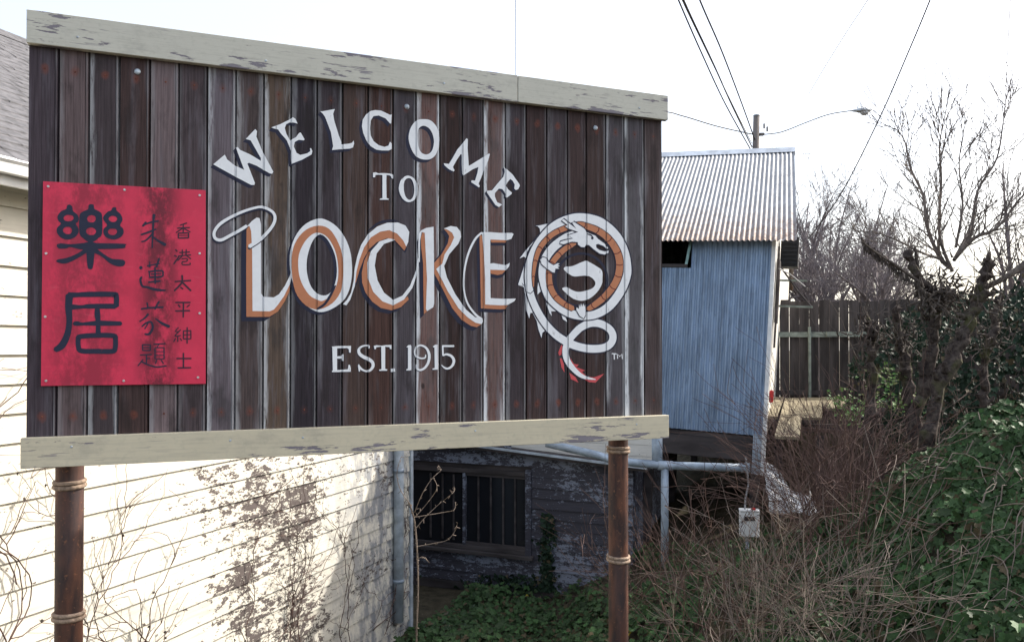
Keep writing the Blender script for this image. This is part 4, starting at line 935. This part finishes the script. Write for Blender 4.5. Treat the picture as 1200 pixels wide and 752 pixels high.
# ------------------------------------------------------------------ plants
def rv(rnd, s=1): return Vector((rnd.uniform(-s, s), rnd.uniform(-s, s), rnd.uniform(-s, s)))
def grow(T, rnd, p, d, L, r, depth, n=6, wob=.25, up=.0, sides=4, kids=(3, 5), ang=.7, shrink=.62, tip=.35, minr=.003):
    pts = [Vector(p)]; rad = [r]; d = Vector(d).normalized(); st = L/n
    for i in range(n):
        d = (d + rv(rnd, wob) + Vector((0, 0, up))).normalized(); pts.append(pts[-1]+d*st); rad.append(max(minr, r*(1-(1-tip)*(i+1)/n)))
    T.add(pts, rad, sides if r > .012 else 3, cap=False)
    if depth > 0:
        for k in range(rnd.randint(*kids)):
            i = rnd.randint(max(1, n//3), n); q = pts[i]; t = (pts[i]-pts[i-1]).normalized()
            a = t.cross(rv(rnd)).normalized(); w = rnd.uniform(.5, 1.2)*ang
            nd = t*math.cos(w) + a*math.sin(w)
            grow(T, rnd, q, nd, L*shrink*rnd.uniform(.7, 1.2), max(minr, rad[i]*.6), depth-1, n, wob, up, sides, kids, ang, shrink, tip, minr)
# pollarded trunks
def pollard(path, Y, r0, r1, seed, label, knobs=10, spurs=60):
    rnd = random.Random(seed); pts = [P(x, y, Y) for x, y in path]
    gz = hgt(pts[0].x, pts[0].y); base = Vector((pts[0].x-.04, pts[0].y, gz-.1))
    if base.z < pts[0].z - .1: pts = [base]+pts
    o = empty('pollarded_tree', base, (0, 0, 0), label, 'tree', 'pollarded stumps among the brambles')
    T = Tubes(); q = [Vector(p)-base for p in crom([tuple(p) for p in pts], 6)]; m = len(q)
    q = [p + rv(rnd, .03) for p in q]
    rr = [.74*(r0 + (r1-r0)*i/(m-1))*rnd.uniform(.75, 1.25) for i in range(m)]
    T.add(q, rr, 9)
    for k in range(int(knobs*1.3)):                     # burls and cut stubs
        i = rnd.randint(m//3, m-1); a = rv(rnd).normalized()*rr[i]; a.z = abs(a.z)*.6
        T.add([q[i]+a*.3, q[i]+a*1.3, q[i]+a*1.9+Vector((0, 0, rr[i]*rnd.uniform(.3, 1.6)))], [rr[i]*.6, rr[i]*.5, rr[i]*.22], 6)
    link('trunk', T.mesh(), o, M['mossbark'], False)
    T = Tubes()
    for k in range(int(knobs*2.2)):
        i = rnd.randint(m//2, m-1); a = (rv(rnd)+Vector((0, 0, .5)))
        grow(T, rnd, q[i], a, rnd.uniform(.15, .6), rnd.uniform(.004, .009), 1, 5, .2, .08, 4, (1, 4), .6)
    for k in range(spurs):
        p = q[int(m*.72)] + Vector((rnd.gauss(0, .13), rnd.gauss(0, .1), rnd.gauss(0, .13))); d_ = rv(rnd, .09)+Vector((0, 0, .04)); T.add([p, p+d_*.6, p+d_], [.012, .009, .003], 4)
    link('twigs', T.mesh(), o, M['bark'])
    return o, q, base
pollard([(1062, 560), (1071, 500), (1089, 433), (1095, 388), (1095, 351), (1076, 325), (1063, 293)], 8.6, .13, .055, 1, 'pollarded trunk with a black knobbed crown and one slanting bare limb', 16, 320)
pollard([(1080, 560), (1093, 480), (1119, 415), (1141, 366), (1152, 339), (1156, 308)], 8.2, .12, .075, 2, 'mossy pollarded trunk leaning away, cut off in a ragged top', 14)
pollard([(1020, 520), (1021, 433), (1020, 397), (1014, 372)], 9.4, .10, .06, 3, 'low mossy stump with thin shoots before the fence', 9)
pollard([(1064, 480), (1058, 421), (1055, 394), (1049, 358)], 9.7, .10, .07, 4, 'short mossy stump close to the fence behind the knobbed trunk', 8)
pollard([(1148, 520), (1153, 464), (1156, 421), (1165, 381), (1172, 345)], 9.2, .09, .05, 5, 'slim pollarded trunk at the edge of the ivy', 8)
# slanting limbs with hanging dead leaves, and the bough entering from the right
T = Tubes(); rnd = random.Random(8)
o_ = P(1095, 351, 8.6)
limbs = [[(1097, 345, 8.6), (1060, 318, 8.5), (1030, 298, 8.4), (1010, 283, 8.3)], [(1076, 318, 8.6), (1074, 300, 8.6), (1072, 288, 8.6)]]
for l in limbs:
    T.add([Vector(p)-o_ for p in crom([tuple(P(*q)) for q in l], 5)], [.022-.0009*i for i in range(5*(len(l)-1)+1)], 5)
for k in range(150):
    t = rnd.random()**.8; b = P(1085-75*t, 340-58*t+rnd.uniform(-4, 5), 8.5)-o_
    T.add([b, b+Vector((rnd.uniform(-.03, .03), rnd.uniform(-.03, .03), -rnd.uniform(.03, .10)))], [.012, .004], 3)
lm = link('dead_limb', T.mesh(), None, M['bark'], False, 'slanting dead limb hung with dry black leaves above the knobbed trunk', 'branch'); lm.location = o_
T = Tubes(); o_ = P(1262, 262, 8.4)
T.add([Vector(p)-o_ for p in crom([tuple(P(*q)) for q in [(1262, 262, 8.4), (1225, 290, 8.4), (1196, 313, 8.4), (1172, 328, 8.3), (1148, 338, 8.3)]], 5)], [.06-.0022*i for i in range(21)], 7)
for k in range(14):
    t = rnd.random(); grow(T, rnd, P(1250-90*t, 271+60*t, 8.4)-o_, rv(rnd)+Vector((0, 0, .6)), .6, .008, 1, 5, .2, .05)
lm = link('leaning_bough', T.mesh(), None, M['bark'], False, 'thick dark bough leaning in towards the ragged mossy trunk', 'branch'); lm.location = o_

# bare tree against the sky
def sky_tree(loc_px, Y, limbs, r, seed, label, group=None, name='bare_tree', mat=None, kid=2, tw=.75):
    rnd = random.Random(seed); b = P(loc_px[0], loc_px[1], Y); gz = hgt(b.x, b.y); base = Vector((b.x, b.y, gz))
    o = empty(name, base, (0, 0, 0), label, 'tree', group)
    T = Tubes(); T.add([(0, 0, -.1), (0.02, 0, (b.z-gz)*.5), tuple(b-base)], [r*1.3, r*1.1, r], 8)
    link('trunk', T.mesh(), o, mat or M['bark'])
    T = Tubes()
    for li, (l, rr) in enumerate(limbs):
        q = [Vector(p)-base for p in crom([tuple(P(x, y, Y+dy)) for x, y, dy in l], 5)]; m = len(q)
        rad = [max(.006, rr*(1-.82*i/(m-1))) for i in range(m)]; T.add(q, rad, 6, False)
        for i in range(2, m):
            for s in range(2 if rnd.random() < .7 else 1):
                t = (q[i]-q[i-1]).normalized(); a = t.cross(rv(rnd)).normalized(); w = rnd.uniform(.35, .9)
                grow(T, rnd, q[i], t*math.cos(w)+a*math.sin(w)+Vector((0, 0, .15)), tw*rnd.uniform(.5, 1.1), max(.005, rad[i]*.5), kid-1, 6, .14, .05, 4, (2, 4), .6, .6, .3, .0054)
    link('branches', T.mesh(), o, mat or M['bark'])
    return o
limbs = [([(1114, 314, 0), (1101, 301, 0), (1086, 264, .1), (1082, 230, .2), (1067, 197, .3), (1061, 168, .4), (1052, 152, .5)], .036),
         ([(1116, 318, 0), (1101, 275, -.2), (1103, 212, -.4), (1101, 172, -.5), (1105, 148, -.6)], .028),
         ([(1118, 305, 0), (1138, 264, .3), (1146, 223, .5), (1168, 186, .7), (1176, 140, .9), (1178, 118, 1)], .03),
         ([(1119, 303, 0), (1142, 279, -.3), (1168, 267, -.6), (1198, 230, -.8), (1240, 190, -1)], .034),
         ([(1104, 304, 0), (1080, 296, -.4), (1050, 281, -.7), (1020, 270, -.9)], .024),
         ([(1120, 290, 0), (1128, 240, .1), (1124, 190, .4), (1132, 140, .5)], .022)]
sky_tree((1116, 338), 12, limbs, .055, 31, 'bare grey-brown tree with fanning branches rising behind the pollarded trunks', mat=M['skytwig'])
# further twiggy trees beyond the fence
rnd = random.Random(77)
for i, (px, top, Y, sp, lab) in enumerate(((935, 225, 24, 60, 'twiggy leafless tree showing just past the end of the tin roof'), (972, 212, 27, 70, 'tall twiggy leafless tree beyond the left part of the fence'),
        (1010, 248, 25, 60, 'broad twiggy leafless tree over the middle of the fence'), (1045, 262, 28, 60, 'low twiggy leafless tree between fence and bare tree'),
        (1185, 200, 20, 70, 'leafless tree with thin upright twigs behind the leaning bough'), (955, 290, 21, 50, 'dense grey thicket just over the fence by the building'), (1030, 300, 20, 55, 'dense grey thicket just over the fence by the stumps'))):
    lb = []
    for k in range(9):
        x1 = px + rnd.uniform(-sp, sp); y1 = top + rnd.uniform(-5, 75)
        xm, ym = px + (x1-px)*rnd.uniform(.25, .6), (345+y1)/2 + rnd.uniform(0, 25)
        lb.append(([(px+rnd.uniform(-5, 5), 372, 0), (xm, ym, rnd.uniform(-.8, .8)), (x1, y1, rnd.uniform(-1.5, 1.5))], .06))
    sky_tree((px, 380), Y, lb, .14, 100+i, lab, 'leafless trees beyond the fence', 'leafless_tree', M['fartwig'], 3 if i != 4 else 2, 1.1)

# bare shrubs (arching canes) between sign and tin building
def shrub(x, y, seed, n, hmin, hmax, label, mat, r=.0055, lean=.5):
    rnd = random.Random(seed); gz = hgt(x, y); T = Tubes()
    for k in range(n):
        az = rnd.uniform(0, 2*math.pi); l = rnd.uniform(.1, 1)*lean
        d = Vector((math.cos(az)*l, math.sin(az)*l, 1)); L = rnd.uniform(hmin, hmax)
        p = Vector((rnd.uniform(-.3, .3), rnd.uniform(-.3, .3), -.06)); m = 9
        pts = [p]; d.normalize(); rr = r*rnd.uniform(.6, 1.25); dr_ = Vector((math.cos(az), math.sin(az), -.9))*rnd.uniform(.0, .11)
        for i in range(m):
            d = (d + dr_ + rv(rnd, .07)).normalized(); pts.append(pts[-1]+d*L/m)
        T.add(pts, [rr*(1-.7*i/m) for i in range(m+1)], 4, False)
        for s in range(rnd.randint(3, 7)):
            i = rnd.randint(2, m); t = (pts[i]-pts[i-1]).normalized(); a = t.cross(rv(rnd)).normalized(); w = rnd.uniform(.3, .9)
            grow(T, rnd, pts[i], t*math.cos(w)+a*math.sin(w), rnd.uniform(.2, .75), max(.0028, rr*.5), 1, 5, .12, .02, 3, (1, 3), .6, .6, .4, .0024)
    o = empty('bare_shrub', (x, y, gz), (0, 0, 0), label, 'shrub', 'bare shrubs below the tin building')
    link('canes', T.mesh(), o, mat); return o
SH = [(1.60, 6.6, 18, .8, 1.5, 'reddish leafless canes beside the right post of the sign', 'twig'), (1.95, 7.0, 11, .7, 1.15, 'tangle of bare canes in front of the white meter box', 'twig'),
      (3.0, 7.8, 18, 1.0, 1.7, 'tall leafless shrub in front of the crumpled plastic sheet', 'twig'), (1.75, 5.7, 13, .7, 1.15, 'low pale dry canes over the ivy at the foot of the bank', 'twigpale'),
      (2.2, 6.3, 22, .5, .95, 'dense thicket of dry canes at the left edge of the ivy bank', 'twigpale'), (3.35, 8.3, 30, 1.1, 2.1, 'leafless shrub reaching up before the loose deck boards', 'twig'),
      (3.05, 7.1, 28, 1.0, 1.8, 'twiggy shrub rising out of the ivy below the stumps', 'twig'), (2.2, 8.5, 6, .6, 1.0, 'sparse canes under the corner of the tin building', 'twig'),
      (3.85, 8.9, 26, 1.1, 1.9, 'grey twiggy shrub at the foot of the pollarded stumps', 'twig'), (1.35, 8.2, 9, .7, 1.2, 'thin canes around the drain downpipe', 'twig'), (4.4, 9.4, 14, 1.1, 1.9, 'fine twigs crowding the leaning pollarded trunk', 'twig'),
      (4.2, 10.3, 20, 1.2, 2.2, 'leafless shrub by the bearers of the boardwalk', 'twig'), (2.5, 5.4, 18, .7, 1.2, 'straw-coloured dead canes lying on the ivy', 'twigpale'), (5.0, 9.2, 10, 1.3, 2.2, 'tall thin shoots beside the slim pollarded trunk', 'twig')]
for i, (x, y, n_c, a, b, lab, mt_) in enumerate(SH): shrub(x, y, 200+i, n_c, a, b, lab, M[mt_])
# thorny sapling by the house corner
rnd = random.Random(5); b = P(489, 752, 7.4); gz = hgt(b.x, b.y); base = Vector((b.x, b.y, gz))
T = Tubes(); stem = [base, P(488, 752, 7.4), P(490, 690, 7.4), P(489, 650, 7.4), P(486, 612, 7.4), P(480, 590, 7.4)]
T.add([Vector(p)-base for p in crom([tuple(p) for p in stem], 5)], .0075, 5)
for l in ([(489, 640), (510, 636), (525, 632), (534, 620), (536, 612)], [(488, 618), (500, 604), (515, 590), (530, 578), (533, 572)], [(486, 606), (500, 590), (512, 572), (508, 560)], [(486, 600), (494, 580), (505, 562), (516, 551), (514, 545)], [(482, 592), (470, 575), (465, 555), (470, 535)], [(489, 655), (496, 652), (503, 659)], [(484, 606), (520, 600), (532, 597), (534, 588)]):
    q = [Vector(p)-base for p in crom([tuple(P(x, y, 7.4+rnd.uniform(-.1, .1))) for x, y in l], 4)]
    T.add(q, [.0045-.0027*i/len(q) for i in range(len(q))], 4, False)
    for k in q[1:]:
        if rnd.random() < .75: T.add([k, k+rv(rnd, .035)], [.004, .0025], 3)
for k in range(60):
    p = crom([tuple(p) for p in stem[1:]], 12)[rnd.randint(0, 47)]; p = Vector(p)-base
    T.add([p, p+rv(rnd, .02)+Vector((0, 0, .008))], [.005, .003], 3)
sp = empty('thorny_sapling', base, (0, 0, 0), 'pale thorny sapling in front of the dark shed window', 'sapling'); link('stem', T.mesh(), sp, M['twigpale'])
# climbers on the white wall
def climber(starts, seed, label, n, length, upw, leaves=0):
    rnd = random.Random(seed); x0, z0 = WH.at(starts[0][0], starts[0][1], .05)
    o = empty('climbing_vine', WH.o + WH.x*x0 + WH.n*.03 + Vector((0, 0, 0)), (0, 0, AA), label, 'vine')
    T = Tubes()
    def run(x, z, a, L, r, dep):
        pts = []; st = .07; nn = int(L/st); yo = -.028
        for i in range(nn):
            pts.append((x-x0, yo-.02*rnd.random(), z)); a += rnd.uniform(-.42, .42) + (upw-a)*.05; x += math.cos(a)*st; z += math.sin(a)*st
            if x > 5.2: a = math.pi-a
            if dep and rnd.random() < .22: run(x, z, a+rnd.choice((-1, 1))*rnd.uniform(.4, 1.1), L*rnd.uniform(.25, .6), r*.65, dep-1)
        if len(pts) > 2: T.add(pts, [r*(1-.6*i/len(pts)) for i in range(len(pts))], 4, False)
    for k in range(n):
        s = rnd.choice(starts); x, z = WH.at(s[0]+rnd.uniform(-8, 8), s[1]+rnd.uniform(-4, 4), .03)
        run(x, z, upw + rnd.uniform(-.9, .9), length*rnd.uniform(.5, 1.1), .0058, 2)
    link('stems', T.mesh(), o, M['twig'])
    if leaves:
        v = []; f = []
        for k in range(leaves):
            c_ = Vector(rnd.choice(T.v)); u = rv(rnd).normalized()*.028; w = u.cross(rv(rnd)).normalized()*.014; i = len(v)
            v += [c_, c_+u*.5+w, c_+u, c_+u*.5-w]; f.append((i, i+1, i+2, i+3))
        link('dead_leaf', pymesh(v, f), o, M['bark'])
climber([(150, 790), (190, 800), (100, 770)], 1, 'dry vine climbing the white clapboards beside the left sign post', 7, 1.4, 1.7, 40)
climber([(5, 760), (10, 680), (-5, 560)], 2, 'thin vine creeping up the white wall left of the sign', 5, 2.0, 1.5, 25)
climber([(340, 765), (400, 765), (440, 740), (300, 780)], 3, 'tangled vine in the shade at the far end of the white wall', 10, 2.0, 1.35, 60)
climber([(285, 790)], 4, 'single dry runner low on the peeling clapboards', 2, .9, 1.9, 6)

# ------------------------------------------------------------------ ivy
LEAF = [(0, 0), (.28, -.06), (.50, .18), (.33, .36), (.40, .62), (.16, .66), (0, 1.0), (-.16, .66), (-.40, .62), (-.33, .36), (-.50, .18), (-.28, -.06)]
def leaves(name, pts, norms, size, tint, rnd, label, cat, parent=None, kind='stuff'):
    N = len(pts); K = len(LEAF)
    V = np.zeros((N*(K+1), 3)); C = np.zeros((N*(K+1), 4)); F = []
    for i in range(N):
        nrm = Vector(norms[i]).normalized(); nrm = (nrm + rv(rnd, .62)).normalized()
        dn = Vector((rnd.uniform(-.9, .9), rnd.uniform(-.9, .9), -1)); t = (dn - nrm*dn.dot(nrm)).normalized(); b = nrm.cross(t)
        s = size*rnd.choice((.45, .6, .8, 1, 1, 1.25))*rnd.uniform(.8, 1.15); w = rnd.uniform(.8, 1.15); fold = rnd.uniform(.05, .35); curl = rnd.uniform(-.25, .3)
        p = Vector(pts[i]); o = i*(K+1)
        V[o] = p + t*(.35*s) - nrm*(.04*s)
        for k, (x, y) in enumerate(LEAF):
            V[o+1+k] = p + b*(x*s*w) + t*(y*s) + nrm*(s*(abs(x)*fold - curl*(y-.3)**2))
        g = tint(rnd); C[o:o+K+1] = (*g, 1)
        F += [(o, o+1+k, o+1+(k+1) % K) for k in range(K)]
    me = pymesh(V, F); at = me.color_attributes.new('leafcol', 'FLOAT_COLOR', 'POINT'); at.data.foreach_set('color', C.ravel())
    return link(name, me, parent, M['leaf'], False, label, cat, None, kind)
def gn(x, y, e=.12): return Vector((hgt(x-e, y)-hgt(x+e, y), hgt(x, y-e)-hgt(x, y+e), 2*e))
def tintA(r):
    u = r.random()
    if u < .0008: return (.42, .33, .03)
    if u < .10: return (.075, .058, .032)
    k = r.uniform(.5, 1.25); return (.043*k, .080*k*r.uniform(.85, 1.15), .030*k)
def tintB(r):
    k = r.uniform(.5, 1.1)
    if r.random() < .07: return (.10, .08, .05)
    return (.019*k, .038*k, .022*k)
rnd = random.Random(42); pts = []; nr = []
while len(pts) < 19000:                        # bank on the right
    x = rnd.uniform(2.0, 7.2); y = rnd.uniform(3.2, 8.6)
    pr = sst(2.6, 3.5, x)*(1-.6*sst(7.6, 8.6, y))
    if abs(x/y) > .75 or rnd.random() > pr: continue
    if mnoise.noise(Vector((x*1.3, y*1.3, 4))) < -.22 and rnd.random() < .7: continue
    n_ = gn(x, y); bul = .30*max(0, mnoise.noise(Vector((x*2.1, y*2.1, 9))))
    pts.append((x, y, hgt(x, y) + bul + rnd.uniform(.0, .14))); nr.append(n_ + Vector((-.10, -.25, 0)))
leaves('ivy', pts, nr, .082, tintA, rnd, 'glossy dark ivy covering the bank on the right', 'ivy')
pts = []; nr = []
while len(pts) < 15000:                        # hollow between the houses and below the sign
    x = rnd.uniform(-2.6, 3.2); y = rnd.uniform(5.6, 11.4)
    if mnoise.noise(Vector((x*1.1, y*1.1, 2))) < -.12 and rnd.random() < (.85 if x > .5 else .3): continue
    if y > w0.y - .06 - (x-w0.x)*.394 - .05: continue
    if x < -3.27 + (y-4.9)*.394 + .15: continue
    mnd = .22*max(0, mnoise.noise(Vector((x*1.4, y*1.4, 5))))
    pts.append((x, y, hgt(x, y) + mnd + rnd.uniform(0, .13))); nr.append(gn(x, y) + Vector((0, -.12, 0)))
leaves('ivy', pts, nr, .075, tintA, rnd, 'ivy carpeting the hollow in front of the dark shed', 'ivy')
pts = []; nr = []
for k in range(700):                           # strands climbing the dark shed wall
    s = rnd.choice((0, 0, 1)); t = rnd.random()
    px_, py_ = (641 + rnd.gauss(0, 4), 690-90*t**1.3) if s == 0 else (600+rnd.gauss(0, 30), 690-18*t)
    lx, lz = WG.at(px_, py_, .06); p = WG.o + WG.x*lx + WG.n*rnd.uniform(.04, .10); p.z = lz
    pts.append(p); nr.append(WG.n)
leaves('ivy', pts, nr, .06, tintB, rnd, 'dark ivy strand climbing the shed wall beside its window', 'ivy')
# evergreen hedge behind the trunks
hd_ = empty('evergreen_hedge', (7.4, 11.2, hgt(7.4, 11.2)), (0, 0, 0), 'dark evergreen hedge behind the pollarded trunks', 'hedge')
ro = Vector(hd_.location); pts = []; nr = []
while len(pts) < 7000:
    x = rnd.uniform(5.2, 9.8); y = rnd.uniform(10.4, 12.0); top = 4.35 + .35*mnoise.noise(Vector((x*1.2, y, 3))) + .25*sst(6.4, 8, x) - .9*sst(6.2, 5.2, x)
    z = rnd.uniform(2.0, top)
    if y > 10.9 and z < top-.35 and rnd.random() < .8: continue
    if mnoise.noise(Vector((x*2, y*2, z*2))) < -.2: continue
    pts.append(Vector((x, y, z))-ro); nr.append(Vector((-.1, -1, .4)))
leaves('foliage', pts, nr, .085, tintB, rnd, None, None, hd_, None)
T = Tubes()
for k in range(9):
    x = -2 + k*.5; grow(T, rnd, (x, .2, -.1), (rnd.uniform(-.2, .2), 0, 1), 1.9, .03, 1, 6, .12, .05)
link('stems', T.mesh(), hd_, M['bark'])
# leafy fringe on the shaded trunks and a little fresh green by the boardwalk
pts = []; nr = []
for k in range(420):
    a = rnd.choice(((1025, 470), (1000, 488), (1060, 470), (1040, 440), (985, 470)))
    p = P(a[0]+rnd.gauss(0, 12), a[1]+rnd.gauss(0, 8), rnd.uniform(9.6, 10.6)); pts.append(p); nr.append(Vector((0, -.6, .8)))
leaves('evergreen_sprigs', pts, nr, .05, lambda r: (.10*r.uniform(.6, 1.2), .16*r.uniform(.6, 1.2), .04), rnd, 'fresh green sprigs growing through the twigs by the boardwalk', 'foliage')

# ivy runners and dead stems over the bank
T = Tubes(); rnd = random.Random(64); o_ = Vector((3.6, 5.8, hgt(3.6, 5.8)))
for k in range(90):
    x, y = rnd.uniform(2.6, 5.2), rnd.uniform(4.2, 7.8)
    a = rnd.uniform(0, 6.28); pts = []
    for i in range(rnd.randint(6, 14)):
        pts.append(Vector((x, y, hgt(x, y)+rnd.uniform(.10, .24)))-o_); a += rnd.uniform(-.5, .5); x += math.cos(a)*.09; y += math.sin(a)*.09
    T.add(pts, [.0055-.003*i/len(pts) for i in range(len(pts))], 4, False)
ob = link('ivy_runners', T.mesh(), None, M['twigpale'], False, 'pale ivy runners and dead stems lying over the ivy bank', 'stems', kind='stuff'); ob.location = o_
